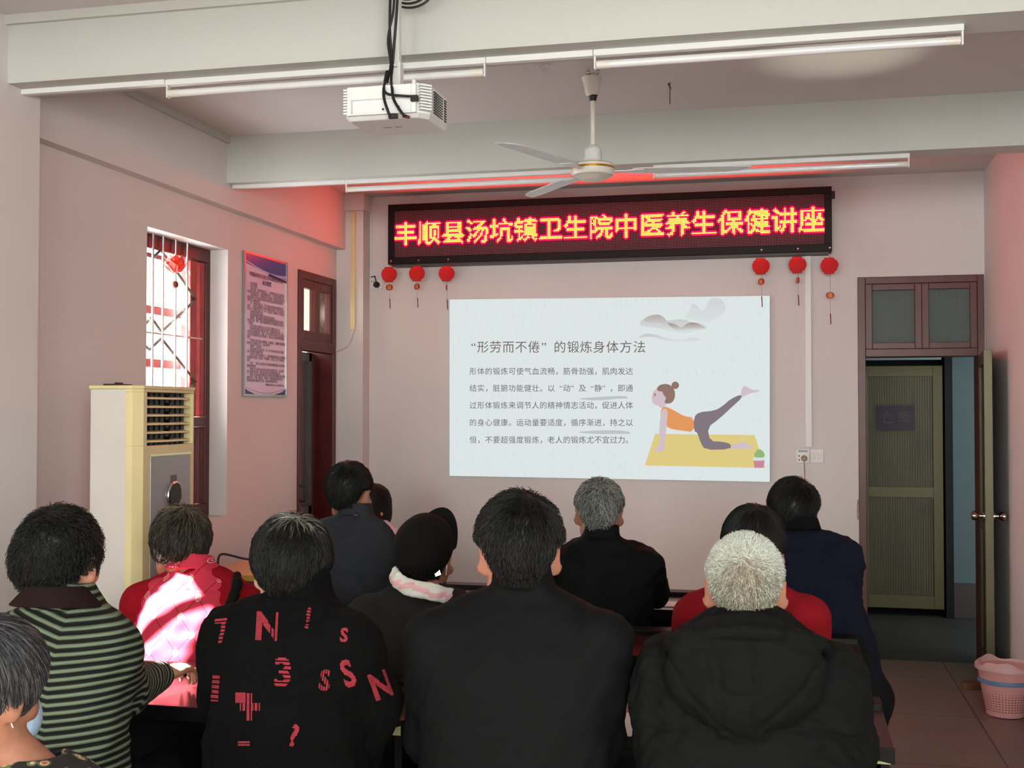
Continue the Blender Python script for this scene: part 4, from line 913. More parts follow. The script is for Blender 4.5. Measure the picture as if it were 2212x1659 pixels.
sheet(1357, 1565, .12, .22, 'white paper between the plain black jacket and the hooded jacket')
# ---------------------------------------------------------------- presenter's desk, cable, laptop
dk = thing('desk', (-2.3, 5.75, 0), 'orange wood desk with a black cable, beyond the person in the red vest', 'desk')
q = MB(); q.box(-2.86, -1.75, 5.36, 6.08, .725, .75); q.build('desktop', M['orange'], dk, bevel=.003)
q = MB(); q.box(-2.86, -1.75, 5.352, 5.362, .722, .7495); q.build('edge_band', mat('yellow edge band', (0.80, 0.62, 0.25), .4), dk)
for xx in (-2.84, -1.79): MB().box(xx, xx + .025, 5.40, 6.04, 0, .725).build('side_panel', M['orange'], dk)
MB().box(-2.81, -1.79, 5.42, 5.44, .2, .725).build('modesty_panel', mat('grey desk panel', (0.40, 0.37, 0.36), .5), dk)
q = MB(); P_ = [AX(471, 1218, -2.845), AX(472, 1205, -2.84), AX(480, 1197, -2.83), AX(500, 1200, -2.78), AY(530, 1207, 5.52), AY(600, 1215, 5.5)]
P_[0].z = .75
q.tube(smooth_path(P_), .006, 8)
o = q.build('power_cable', M['rubber'], smooth=True); tag(o, 'black cable looping over the orange desk', 'cable')
lp = thing('laptop', (-2.5, 5.62, .75), 'silver laptop edge showing past the head above the lettered black coat', 'laptop')
c = AY(571, 1134, 5.66)
q = MB(); q.box(c.x + .02, c.x + .34, 5.60, 5.83, .7505, .767); q.build('keyboard_base', M['steel'], lp, bevel=.003)
q = MB(); q.prism([(c.x + .035, 5.63, .767), (c.x + .345, 5.63, .767), (c.x + .31, 5.655, c.z + .0), (c.x, 5.655, c.z)], (0, -.008, .001)); q.build('lid', M['white'], lp, bevel=.002)
# ---------------------------------------------------------------- waste bin and wood block
bc = AZ(2172, 1545, 0)
bn = thing('waste_bin', (bc.x, bc.y, 0), 'pink plastic waste basket with a clear liner on the terrazzo floor', 'bin')
H_, r0, r1 = .262, .092, .132
bmM = mat('pink basket', (0.79, 0.56, 0.55), 0.45)
nt = bmM.node_tree; bs = nt.nodes['Principled BSDF']
q = MB(); nn = 60; rowsN = 22
prof = [(0.0, 0.004), (r0 - .01, 0.0), (r0, .006)] + [(r0 + (r1 - r0) * t, .006 + (H_ - .03) * t) for t in np.linspace(.08, 1, 12)] + [(r1 - .004, H_ - .024), (r0 - .004, .012), (0, .010)]
q.lathe((bc.x, bc.y, 0), prof, 48); q.build('basket', bmM, bn, smooth=True)
q = MB()                                         # rows of small openings, set in the wall of the basket
for r_ in range(11):
    z = .035 + r_ * .013; rr = r0 + (r1 - r0) * (z / H_) + .0012; nh = 44
    for k in range(nh):
        g = 2 * PI * k / nh; c_ = Vector((bc.x + rr * math.cos(g), bc.y + rr * math.sin(g), z)); t = Vector((-math.sin(g), math.cos(g), 0)) * .0042
        q.add([c_ - t - Vector((0, 0, .0025)), c_ + t - Vector((0, 0, .0025)), c_ + t + Vector((0, 0, .0025)), c_ - t + Vector((0, 0, .0025))], [(0, 1, 2, 3)])
q.build('hole', mat('basket holes', (0.50, 0.22, 0.22), .6), bn)
q = MB(); q.lathe((bc.x, bc.y, H_ - .024), [(r1 - .002, 0), (r1 + .010, .002), (r1 + .011, .014), (r1 + .004, .018), (r1 - .006, .016)], 48); q.build('rim', M['pink'], bn, smooth=True)
q = MB(); q.lathe((bc.x, bc.y, 0), [(r1 - .002 + .002, .19), (r1 + .0015, .186), (r1 + .001, .172), (r1 - .004, .170)], 48); q.build('liner_band', mat('blue liner hem', (0.33, 0.46, 0.60), .5), bn, smooth=True)
rnd = random.Random(8); q = MB(); nn = 40; prof = [(r1 - .012, H_ - .05), (r1 - .004, H_ - .008), (r1 + .012, H_ - .004), (r1 + .014, H_ - .02)]
vs = []
for r_, z in [(r1 - .035, H_ - .09), (r1 - .014, H_ - .03), (r1 - .006, H_ + .012), (r1 + .013, H_ - .004), (r1 + .0135, H_ - .022)]:
    for k in range(nn):
        g = 2 * PI * k / nn; wv = (.012 * math.sin(3 * g + 1) + .006 * math.sin(7 * g)) if z > H_ else .002 * math.sin(5 * g)
        vs.append((bc.x + (r_ + rnd.uniform(-.001, .001)) * math.cos(g), bc.y + r_ * math.sin(g), z + wv))
q.add(vs, [(i * nn + k, i * nn + (k + 1) % nn, (i + 1) * nn + (k + 1) % nn, (i + 1) * nn + k) for i in range(4) for k in range(nn)])
q.build('liner', mat('thin pinkish liner', (0.86, 0.72, 0.72), .4, alpha=.6), bn, smooth=True)
c = AZ(2100, 1490, 0); q = MB(); q.box(c.x - .045, c.x + .055, c.y, c.y + .07, 0, .038)
tag(q.build('wood_block', mat('brown wood', (0.42, 0.25, 0.15), .6, var=.2, vscale=20), bevel=.002), 'small brown wood block on the floor behind the waste basket', 'block')
# ================================================================ people: smooth-blended distance fields turned into one skin each
import openvdb
class Field:
    """distance field on a grid; shapes blend into one continuous surface"""
    def __init__(self, lo, hi, h):
        self.lo = np.array(lo, float); self.h = h
        self.n = np.maximum(4, np.ceil((np.array(hi, float) - self.lo) / h).astype(int) + 1)
        self.ax = [(self.lo[i] + h * np.arange(self.n[i])).astype(np.float32) for i in range(3)]
        self.D = np.full(tuple(self.n), 0.2, np.float32)
    def block(self, lo, hi, pad):
        sl = []
        for i in range(3):
            a = int(max(0, np.floor((lo[i] - pad - self.lo[i]) / self.h))); b = int(min(self.n[i], np.ceil((hi[i] + pad - self.lo[i]) / self.h) + 1))
            if b <= a: return None
            sl.append(slice(a, b))
        X, Y, Z = np.meshgrid(*[self.ax[i][sl[i]] for i in range(3)], indexing='ij', sparse=True)
        return tuple(sl), X, Y, Z
    def put(self, lo, hi, fn, k=0.02, op='add', pad=None):
        b = self.block(lo, hi, pad if pad is not None else max(4 * self.h, k + 2 * self.h))
        if b is None: return
        sl, X, Y, Z = b; d = fn(X, Y, Z); D = self.D[sl]
        if op == 'add':
            hh = np.maximum(k - np.abs(D - d), 0) / max(k, 1e-6); self.D[sl] = np.minimum(D, d) - hh * hh * k * 0.25
        elif op == 'cut':
            d = -d; hh = np.maximum(k - np.abs(D - d), 0) / max(k, 1e-6); self.D[sl] = np.maximum(D, d) + hh * hh * k * 0.25
        elif op == 'offset': self.D[sl] = D + d
    def cone(self, a, b, ra, rb, k=0.02, op='add'):
        a = np.array(a, float); b = np.array(b, float); r = max(ra, rb); ab = b - a; L2 = float(ab @ ab) + 1e-9
        def fn(X, Y, Z):
            t = np.clip(((X - a[0]) * ab[0] + (Y - a[1]) * ab[1] + (Z - a[2]) * ab[2]) / L2, 0, 1)
            return np.sqrt((X - a[0] - t * ab[0]) ** 2 + (Y - a[1] - t * ab[1]) ** 2 + (Z - a[2] - t * ab[2]) ** 2) - (ra + (rb - ra) * t)
        self.put(np.minimum(a, b) - r, np.maximum(a, b) + r, fn, k, op)
    def chain(self, pts, rs, k=0.02, op='add'):
        for i in range(len(pts) - 1): self.cone(pts[i], pts[i + 1], rs[i], rs[i + 1], k, op)
    def ell(self, c, rad, R=None, k=0.02, op='add'):
        c = np.array(c, float); rad = np.array(rad, float); R = np.eye(3) if R is None else R; m = rad.max()
        def fn(X, Y, Z):
            x, y, z = X - c[0], Y - c[1], Z - c[2]
            q = [R[0, i] * x + R[1, i] * y + R[2, i] * z for i in range(3)]
            k0 = np.sqrt(sum((q[i] / rad[i]) ** 2 for i in range(3))); k1 = np.sqrt(sum((q[i] / rad[i] ** 2) ** 2 for i in range(3))) + 1e-6
            return k0 * (k0 - 1) / k1
        self.put(c - m, c + m, fn, k, op)
    def loft(self, rows, k=0.02, n=2.5, shrink=0.0):
        """rows: (z, xl, xr, yc, half depth), top first; cross-sections are super-ellipses"""
        rows = sorted(rows, key=lambda r: r[0]); zs = np.array([r[0] for r in rows])
        cx = np.array([(r[1] + r[2]) / 2 for r in rows]); a = np.array([(r[2] - r[1]) / 2 for r in rows]) - shrink
        yc = np.array([r[3] for r in rows]); b = np.array([r[4] for r in rows]) - shrink
        zz = np.linspace(zs[0], zs[-1], 160)
        def sm(v):
            u = np.interp(zz, zs, v); kk = np.array([1, 3, 5, 3, 1]) / 13.0
            for _ in range(2): u = np.convolve(np.pad(u, 2, mode='edge'), kk, 'valid')
            return u
        cx, a, yc, b = sm(cx), sm(a), sm(yc), sm(b)
        def fn(X, Y, Z):
            z = Z[0, 0, :]; f = lambda v: np.interp(z, zz, v)[None, None, :]
            A, B = np.maximum(f(a), .01), np.maximum(f(b), .01)
            q = (np.abs((X - f(cx)) / A) ** n + np.abs((Y - f(yc)) / B) ** n) ** (1 / n)
            d = (q - 1) * np.minimum(A, B) * 0.85
            e = np.maximum(Z - zs[-1], zs[0] - Z); kk = 0.03; hh = np.maximum(kk - np.abs(d - e), 0) / kk
            return (np.maximum(d, e) + hh * hh * kk * 0.25).astype(np.float32)
        self.put((cx.min() - a.max(), yc.min() - b.max(), zs[0]), (cx.max() + a.max(), yc.max() + b.max(), zs[-1]), fn, k)
    def ring(self, c, a, b, hgt, th, tilt=0.0, k=0.008, flare=0.0):
        """standing collar: elliptical band round the neck"""
        c = np.array(c, float)
        def fn(X, Y, Z):
            z = Z - c[2] - (Y - c[1]) * tilt; w = 1 + flare * z / max(hgt, 1e-4)
            r = np.sqrt(((X - c[0]) / (a * w)) ** 2 + ((Y - c[1]) / (b * w)) ** 2)
            d = np.abs(r - 1) * min(a, b) - th; e = np.abs(z) - hgt; kk = 0.004; hh = np.maximum(kk - np.abs(d - e), 0) / kk
            return np.maximum(d, e) + hh * hh * kk * 0.25
        m = max(a, b) * (1 + abs(flare)) + th
        self.put(c - (m, m, hgt + abs(tilt) * m), c + (m, m, hgt + abs(tilt) * m), fn, k)
    def wrinkle(self, amp, seed, wl=0.09, zlo=None, zhi=None):
        r = np.random.RandomState(seed); X, Y, Z = np.meshgrid(*self.ax, indexing='ij', sparse=True); v = 0
        for i in range(6):
            kv = r.normal(size=3) * np.array([1.0, 1.0, 1.3]); kv = kv / np.linalg.norm(kv) * 2 * PI / (wl * r.uniform(.6, 1.8))
            w = r.normal(size=3) * 9
            v = v + np.sin(kv[0] * X + kv[1] * Y + kv[2] * Z + r.uniform(0, 6) + 1.4 * np.sin(w[0] * X + w[1] * Y + w[2] * Z))
        self.D += (amp * v / 6).astype(np.float32)
    def groove(self, segs, depth, width, ymax):
        """stitched seams: grooves along (x, z) lines on the side facing -y"""
        X, Y, Z = np.meshgrid(*self.ax, indexing='ij', sparse=True); m = 9.0
        for (x0, z0), (x1, z1) in segs:
            dx, dz = x1 - x0, z1 - z0; t = np.clip(((X - x0) * dx + (Z - z0) * dz) / (dx * dx + dz * dz + 1e-9), 0, 1)
            m = np.minimum(m, np.sqrt((X - x0 - t * dx) ** 2 + (Z - z0 - t * dz) ** 2))
        g = depth * np.exp(-(m / width) ** 2)
        self.D += (g * (Y < ymax)).astype(np.float32)
    def mesh(self, name, m, parent=None, attrs=None):
        g = openvdb.FloatGrid(0.2); g.copyFromArray(np.clip(self.D, -0.2, 0.2))
        pts, quads = g.convertToQuads(0.0)
        pts = np.asarray(pts, float) * self.h + self.lo; quads = np.asarray(quads, np.int64)
        v0, v1, v2 = pts[quads[:, 0]], pts[quads[:, 1]], pts[quads[:, 2]]; v3 = pts[quads[:, 3]]
        vol = np.einsum('ij,ij->i', v0, np.cross(v1, v2)).sum() + np.einsum('ij,ij->i', v0, np.cross(v2, v3)).sum()
        if vol < 0: quads = quads[:, ::-1]
        # keep only the largest connected piece(s): drop stray specks
        me = np_mesh(name, pts, quads); me.materials.append(m); me.shade_smooth()
        o = bpy.data.objects.new(name, me); COL.objects.link(o)
        if attrs:
            for an, fn in attrs.items():
                at = me.attributes.new(an, 'FLOAT', 'POINT'); at.data.foreach_set('value', fn(pts).astype(np.float32))
        if parent is not None: attach(o, parent)
        return o
def np_mesh(name, pts, faces):
    me = bpy.data.meshes.new(name); nf, k = faces.shape
    me.vertices.add(len(pts)); me.vertices.foreach_set('co', np.ascontiguousarray(pts, np.float32).ravel())
    me.loops.add(nf * k); me.loops.foreach_set('vertex_index', np.ascontiguousarray(faces, np.int32).ravel())
    me.polygons.add(nf); me.polygons.foreach_set('loop_start', np.arange(0, nf * k, k, dtype=np.int32))
    me.update(calc_edges=True); me.validate(); return me
def rotm(yaw, pitch, roll):
    """head frame: x to the person's right... columns are right, forward, up"""
    return np.array(Matrix.Rotation(yaw, 3, 'Z') @ Matrix.Rotation(pitch, 3, 'X') @ Matrix.Rotation(roll, 3, 'Y'))

def cloth_mat(name, col, rough=0.85, bump=0.25, bscale=500, sheen=0.0, var=0.06, spec=0.12):
    m = mat(name, col, rough, spec=spec, var=var, vscale=14, bump=bump, bscale=bscale, sheen=sheen); return m
def hair_mat(name, dark, light, pos=0.5, rough=0.5):
    m = bpy.data.materials.new(name); m.use_nodes = True; nt = m.node_tree; b = nt.nodes['Principled BSDF']
    a = nd(nt, 'ShaderNodeAttribute'); a.attribute_name = 'tone'
    r = nd(nt, 'ShaderNodeValToRGB'); r.color_ramp.elements[0].color = (*lin(dark), 1); r.color_ramp.elements[1].color = (*lin(light), 1)
    r.color_ramp.elements[0].position = max(0, pos - .25); r.color_ramp.elements[1].position = min(1, pos + .25)
    nt.links.new(a.outputs['Fac'], r.inputs[0]); nt.links.new(r.outputs[0], b.inputs['Base Color'])
    b.inputs['Roughness'].default_value = rough; b.inputs['Specular IOR Level'].default_value = 0.35
    return m
def skin_mat(name, col): return mat(name, col, .5, var=.10, vscale=40, bump=.05, bscale=150, spec=.35)

def hand(F, w, d, up, s=1.0, curl=0.35, side=1):
    """palm, five separate fingers; w wrist, d pointing direction, up back of hand; side=+1 thumb on the -x side"""
    d = np.array(d, float); d /= np.linalg.norm(d); up = np.array(up, float); up -= d * (up @ d); up /= np.linalg.norm(up)
    sd = np.cross(d, up) * side; w = np.array(w, float)
    R = np.stack([np.cross(d, up), d, up], 1)
    F.ell(w + d * .045 * s, (.040 * s, .052 * s, .016 * s), R, k=.012); F.cone(w - d * .03 * s, w + d * .02 * s, .026 * s, .024 * s, .012)
    for i, (off, L) in enumerate(((-.030, .066), (-.010, .077), (.011, .072), (.030, .056))):
        b = w + d * (.082 - .004 * abs(i - 1)) * s + sd * off * s; dd = d * math.cos(curl * .4) - up * math.sin(curl * .4) + sd * off * 1.2; dd /= np.linalg.norm(dd)
        m1 = b + dd * L * .5 * s; d2 = d * math.cos(curl * 1.3) - up * math.sin(curl * 1.3) + sd * off * .8; d2 /= np.linalg.norm(d2)
        e = m1 + d2 * L * .5 * s
        F.chain([b - d * .02 * s, b, m1, e], [.0085 * s, .0085 * s, .0078 * s, .0062 * s], .005)
    b = w + d * .022 * s - sd * .030 * s
    F.chain([b, b + d * .026 * s - sd * .022 * s, b + d * .058 * s - sd * .026 * s - up * .006], [.0125 * s, .0105 * s, .008 * s], .009)

def head_field(F, O, R, s, ears=True, earflare=0.5):
    P = lambda x, y, z: O + R @ (np.array([x, y, z]) * s)
    F.ell(P(0, -.010, .030), np.array([.076, .096, .086]) * s, R, .01)
    F.ell(P(0, .030, -.050), np.array([.058, .064, .072]) * s, R, .04)
    F.ell(P(0, .062, -.100), np.array([.030, .024, .020]) * s, R, .03)
    for sx in (-1, 1):
        F.ell(P(sx * .040, .060, -.030), np.array([.026, .024, .026]) * s, R, .02)
        F.ell(P(sx * .054, .005, -.072), np.array([.016, .034, .026]) * s, R, .03)
    F.ell(P(0, .080, .030), np.array([.052, .014, .012]) * s, R, .02)
    for sx in (-1, 1):
        F.ell(P(sx * .032, .098, .006), np.array([.017, .016, .012]) * s, R, .012, 'cut'); F.ell(P(sx * .031, .080, .005), np.array([.0125, .0125, .0115]) * s, R, .003)
    F.cone(P(0, .090, .006), P(0, .110, -.030), .009 * s, .013 * s, .012)
    for sx in (-1, 1): F.ell(P(sx * .013, .100, -.034), np.array([.009, .011, .008]) * s, R, .008)
    F.ell(P(0, .090, -.061), np.array([.024, .011, .006]) * s, R, .006); F.ell(P(0, .089, -.071), np.array([.021, .011, .007]) * s, R, .006)
    if ears:
        for sx in (-1, 1):
            Re = R @ np.array(Matrix.Rotation(sx * (-earflare), 3, 'Z') @ Matrix.Rotation(sx * .12, 3, 'Y') @ Matrix.Rotation(-.15, 3, 'X'))
            F.ell(P(sx * .080, -.004, -.016), np.array([.010, .023, .037]) * s, Re, .008)
            F.ell(P(sx * .084, .004, -.036), np.array([.008, .010, .013]) * s, Re, .008)
            F.ell(P(sx * .094, .004, -.006), np.array([.008, .012, .021]) * s, Re, .006, 'cut')

def hair_piece(name, O, R, s, m, parent, t=(.012, .012, .012), nape=-.085, side=.0, front=.055, N=2500, L=(.03, .05), lift=.006, whorl=(.01, -.055, .10), rad=.0009, seed=1,
               tone=lambda q, r: r.rand(len(q)) * .3, fuzz=0.0, down=0.35, h=.0055, puff=None, cap_only=False, neckw=.047, taper=.06, jit=.25):
    """cropped hair: a shell over the skull plus individual strands combed away from the crown"""
    P = lambda x, y, z: O + R @ (np.array([x, y, z]) * s)
    F = Field(O - .21 * s, O + .21 * s, h)
    F.ell(P(0, -.010, .030), (np.array([.076, .096, .086]) + np.array(t)) * s, R, .01)
    if puff is not None:
        for c_, r_ in puff: F.ell(P(*c_), np.array(r_) * s, R, .04)
    F.cone(P(0, -.045, -.02), P(0, -.040, -.10), (.050 + t[1] * .5) * s, (neckw + .004) * s, .03)
    def cut(X, Y, Z):
        x, y, z = X - O[0], Y - O[1], Z - O[2]
        ly = (R[0, 1] * x + R[1, 1] * y + R[2, 1] * z) / s; lz = (R[0, 2] * x + R[1, 2] * y + R[2, 2] * z) / s
        ss = lambda a, b: (lambda u: u * u * (3 - 2 * u))(np.clip((ly - a) / (b - a), 0, 1))
        lx = (R[0, 0] * x + R[1, 0] * y + R[2, 0] * z) / s
        npx = nape + taper * np.clip((np.abs(lx) - .028) / .04, 0, 1.2) ** 1.3
        return (npx + (side - npx) * ss(-.056, -.024) + (front - side) * ss(.035, .085) - lz) * s * -1.0
    def cutneg(X, Y, Z): return cut(X, Y, Z)
    sl = tuple(slice(0, n) for n in F.n); X, Y, Z = np.meshgrid(*F.ax, indexing='ij', sparse=True)
    e = -cutneg(X, Y, Z); kk = .012; hh = np.maximum(kk - np.abs(F.D - e), 0) / kk
    F.D = (np.maximum(F.D, e) + hh * hh * kk * .25).astype(np.float32)
    F.wrinkle(.0022, seed + 40, .03)
    g = openvdb.FloatGrid(0.2); g.copyFromArray(np.clip(F.D, -.2, .2)); pts, quads = g.convertToQuads(0.0)
    pts = np.asarray(pts, float) * F.h + F.lo; quads = np.asarray(quads, np.int64)
    v0, v1, v2, v3 = (pts[quads[:, i]] for i in range(4))
    if (np.einsum('ij,ij->i', v0, np.cross(v1, v2)).sum() + np.einsum('ij,ij->i', v0, np.cross(v2, v3)).sum()) < 0: quads = quads[:, ::-1]
    r = np.random.RandomState(seed)
    cenq = pts[quads].mean(1); nq = np.cross(pts[quads[:, 2]] - pts[quads[:, 0]], pts[quads[:, 3]] - pts[quads[:, 1]]); nq /= np.linalg.norm(nq, axis=1)[:, None] + 1e-9
    loc = (cenq - O) @ R / s
    outer = np.einsum('ij,ij->i', nq, cenq - (O + R @ np.array([0, -.01, .02]) * s)) > 0
    bvh = BVHTree.FromPolygons([tuple(p) for p in pts], [tuple(q) for q in quads])
    allp, allf, allt = [pts], [quads], [np.clip(tone((pts - O) @ R / s, r) * .8, 0, 1)]
    if not cap_only:
        cand = np.where(outer)[0]; ids = r.choice(cand, N); W_ = O + R @ (np.array(whorl) * s); upv = R[:, 2]
        base = len(pts); nseg = 4; sp, sf, st = [], [], []
        tn = tone(loc[ids], r); zdn = np.array([0, 0, -1.0])
        tri = [(math.cos(2 * PI * k / 3), math.sin(2 * PI * k / 3)) for k in range(3)]
        for j, i in enumerate(ids):
            p = cenq[i] + r.uniform(-.004, .004, 3) * s; n = nq[i]
            d = p - W_; d -= n * (d @ n); dl = np.linalg.norm(d); d = d / (dl + 1e-6)
            fr = loc[i][2]; short = np.clip((loc[i][2] - nape) / .06, .22, 1) if loc[i][1] < -.02 else 1.0; gd = zdn - n * (zdn @ n)
            d = d + gd * (down if fr < .06 else down * .3) + r.normal(size=3) * jit; d -= n * (d @ n); d /= np.linalg.norm(d) + 1e-6
            Ls = r.uniform(*L) * s * short; lf = lift * r.uniform(.3, 1.3) * s; q = p - n * .002; path = [q]
            for k in range(nseg):
                nx = q + d * Ls / nseg; hit = bvh.find_nearest(Vector(nx))
                if hit[0] is None: break
                nn = np.array(hit[1]); hp = np.array(hit[0]); u_ = (k + 1) / nseg
                if (nx - hp) @ nn < lf * u_ or True: nx = hp + nn * (lf * math.sin(u_ * PI * .6) + fuzz * u_ * r.uniform(0, 1) * s)
                dn = nx - q; l_ = np.linalg.norm(dn); d = dn / (l_ + 1e-6) + r.normal(size=3) * jit * .3; d /= np.linalg.norm(d); q = nx; path.append(q)
            if len(path) < nseg + 1: continue
            b0 = base + len(sp) * 3 * (nseg + 1)
            path = np.array(path); tg = np.gradient(path, axis=0); tg /= np.linalg.norm(tg, axis=1)[:, None] + 1e-9
            a_ = np.cross(tg, n); a_ /= np.linalg.norm(a_, axis=1)[:, None] + 1e-9; c_ = np.cross(tg, a_)
            rr = rad * s * np.array([1, 1, .9, .7, .25])[:, None]
            sp.append(np.stack([path + (a_ * x + c_ * y) * rr for x, y in tri], 1).reshape(-1, 3)); st.append(np.full(3 * (nseg + 1), tn[j]))
            sf.append(np.array([(b0 + k * 3 + m_, b0 + k * 3 + (m_ + 1) % 3, b0 + (k + 1) * 3 + (m_ + 1) % 3, b0 + (k + 1) * 3 + m_) for k in range(nseg) for m_ in range(3)]))
        allp += sp; allf += sf; allt += st
    P_ = np.concatenate(allp); me = np_mesh(name, P_, np.concatenate(allf)); me.materials.append(m); me.shade_smooth()
    T_ = np.concatenate(allt)
    at = me.attributes.new('tone', 'FLOAT', 'POINT')
    if len(me.vertices) == len(T_): at.data.foreach_set('value', T_.astype(np.float32))
    o = bpy.data.objects.new(name, me); COL.objects.link(o); attach(o, parent); return o

def person(label, Yt, rows, head, arms, cloth, skin, hair=None, collar=None, lean=.05, n=2.5, depth=1.0, wr=.004, wseed=1, extra=None, trouser=None, garment='jacket', body_h=.005, cloth_h=.007, attrs=None, hands=True, knees=True, neck_r=.047, sl=(.064, .056, .040), legs=None, seat=.45):
    """rows: (py, x left, x right) of the clothed back read on the photograph at depth Yt"""
    R_ = []
    rows = [r for r in rows if AY(0, r[0], Yt).z > seat + .04]
    ztop = AY(0, rows[0][0], Yt).z
    for py, xl, xr in rows:
        a, b = AY(xl, py, Yt), AY(xr, py, Yt); dz = ztop - a.z
        hd = np.interp(dz, [0, .03, .08, .16, .30, .8], [.058, .075, .098, .118, .128, .135]) * depth
        R_.append([a.z, a.x, b.x, Yt + lean * np.interp(dz, [0, .10, .25, .5], [1, .55, .1, 0]), hd])
    last = R_[-1]
    if last[0] > seat + .02: R_.append([seat + .012, last[1] + .0, last[2] - .0, Yt, .13 * depth])
    # head frame
    hx, htop, s, yaw, pitch, roll = head['x'], head['top'], head.get('s', 1.0), head.get('yaw', 0), head.get('pitch', 0), head.get('roll', 0)
    Yh = Yt + head.get('dy', .088); Rm = rotm(YAW - math.atan((hx - CX) / FPX) - yaw, -pitch, roll)
    top = AY(hx, htop, Yh); O = np.array(top) - Rm[:, 2] * (.116 + head.get('ht', .012)) * s
    nb = np.array([(R_[0][1] + R_[0][2]) / 2, R_[0][3] - .0, R_[0][0] - .03])
    # ---- body: one continuous surface
    A_ = []
    for ar in arms:
        S_, E_ = (np.array(AY(*p)) for p in ar[:2])
        if ar[2] == 'lap': W_ = np.array([E_[0] * .55 + (R_[-1][1] + R_[-1][2]) * .5 * .45, Yt + .20, .622])
        elif ar[2] == 'table': W_ = np.array([E_[0] * .6 + (R_[-1][1] + R_[-1][2]) * .5 * .4, Yt + .36, .792])
        else: W_ = np.array(AY(*ar[2]))
        A_.append((S_, E_, W_, ar[3] if len(ar) > 3 else None))
    allp = np.array([p for a in A_ for p in a[:3]] + [O + .15, O - .15, [R_[-1][1], Yt - .1, seat], [R_[-1][2], Yt + .2, seat]])
    F = Field(allp.min(0) - .16, allp.max(0) + np.array([.16, .30 if hands else .1, .16]), body_h)
    F.loft(R_[2:], .02, n, shrink=.035)
    head_field(F, O, Rm, s, earflare=head.get('flare', .55))
    F.cone(O + Rm @ np.array([0, -.026, -.050]) * s, nb + np.array([0, 0.006, -.02]), neck_r * s, (neck_r + .003) * s, .015)
    for i, (S_, E_, W_, hd_) in enumerate(A_):
        F.chain([S_, E_, W_], [.045, .04, .026], .03)
        if hands:
            d = (hd_['d'] if hd_ else (W_ - E_) * np.array([1, 1, 0.15])); hand(F, W_, d, hd_['up'] if hd_ and 'up' in hd_ else (0, 0, 1), 1.0, hd_['curl'] if hd_ and 'curl' in hd_ else .4, side=(1 if i == 1 else -1))
    body = F.mesh('person', skin)
    tag(body, label, 'person', None)
    for sx in (-1, 1):
        for nm, cy_, rr, mm in (('eye', .0845, .0105, M['eye']), ('pupil', .0905, .0052, M['black'])):
            c_ = O + Rm @ (np.array([sx * .031, cy_, .005]) * s); q = MB(); q.lathe(tuple(c_), [(rr * s * math.sin(a), -rr * s * math.cos(a)) for a in np.linspace(0, PI, 9)], 12); q.build(nm, mm, body, smooth=True)
    # ---- jacket / sweater
    G = Field(allp.min(0) - .12, allp.max(0) + .12, cloth_h)
    G.loft(R_, .02, n)
    for S_, E_, W_, hd_ in A_:
        ff = (W_ - E_); W2 = W_ - ff / (np.linalg.norm(ff) + 1e-6) * .02
        G.chain([S_, E_, W2], list(sl), .035)
    if collar: G.ring(**{**dict(c=(nb[0], nb[1] + .004, R_[0][0] + .005), a=.065, b=.063, hgt=.028, th=.007, tilt=-.15, flare=-.1), **collar})
    if extra: extra(G, dict(O=O, R=Rm, rows=R_, nb=nb, A=A_))
    G.wrinkle(wr, wseed, .10); 
    if wr: G.wrinkle(wr * .6, wseed + 9, .045)
    # open the neck so the collar is not closed over
    G.cone(nb + np.array([0, .004, -.005]), nb + np.array([0, .02, .12]), .050, .052, .004, 'cut')
    jk = G.mesh(garment, cloth, body, attrs=(lambda ctx: {k: (lambda pts, f=f: f(pts, ctx)) for k, f in attrs.items()})(dict(rows=R_, A=A_)) if attrs else None)
    # ---- trousers and shoes
    if knees:
        cxl = (R_[-1][1] + R_[-1][2]) / 2
        T = Field((cxl - .45, Yt - .2, 0), (cxl + .55, Yt + .75, seat + .3), .010) if Yt < 6 else Field((cxl - .45, Yt - .75, 0), (cxl + .45, Yt + .25, seat + .3), .010)
        T.ell((cxl, Yt + .0, seat + .10), (.175, .115, .092), None, .03)
        lg = legs or [[(cxl + sx * .09, Yt + .02, seat + .098), (cxl + sx * .11, Yt + .42, seat + .07), (cxl + sx * .11, Yt + .40, .10)] for sx in (-1, 1)]
        for a, b, c in lg: T.chain([a, b, c], [.082, .066, .055], .04)
        T.wrinkle(.003, wseed + 3, .10)
        T.mesh('trousers', trouser or M['tr_black'], body)
        for a, b, c in lg:
            sh = Field((c[0] - .08, c[1] - .12, -.01), (c[0] + .08, c[1] + .24, .14), .007)
            sh.ell((c[0], c[1] + .055, .042), (.044, .125, .040), None, .02); sh.cone((c[0], c[1], .05), (c[0], c[1], .10), .046, .046, .02)
            def flat(X, Y, Z): return Z - .006
            sh.put(sh.lo, sh.lo + sh.h * sh.n, flat, .004, 'cut')
            sh.mesh('shoe', M['shoe'], body)
    ho = None
    if hair: ho = hair_piece('hair', O, Rm, s, parent=body, **hair)
    return body, jk, O, Rm, R_
M['tr_black'] = cloth_mat('black trousers', (0.075, 0.075, 0.08), .85)
M['eye'] = mat('eye white', (0.78, 0.74, 0.70), .3)
M['shoe'] = mat('black shoe leather', (0.05, 0.05, 0.05), .4)
H_black = hair_mat('black hair', (0.035, 0.033, 0.033), (0.17, 0.165, 0.16), .55)
H_black2 = hair_mat('black greying hair', (0.035, 0.033, 0.032), (0.55, 0.55, 0.50), .70)
H_brown = hair_mat('dark brown hair', (0.08, 0.07, 0.055), (0.46, 0.42, 0.34), .55)
H_grey = hair_mat('iron grey hair', (0.20, 0.20, 0.19), (0.62, 0.63, 0.60), .5)
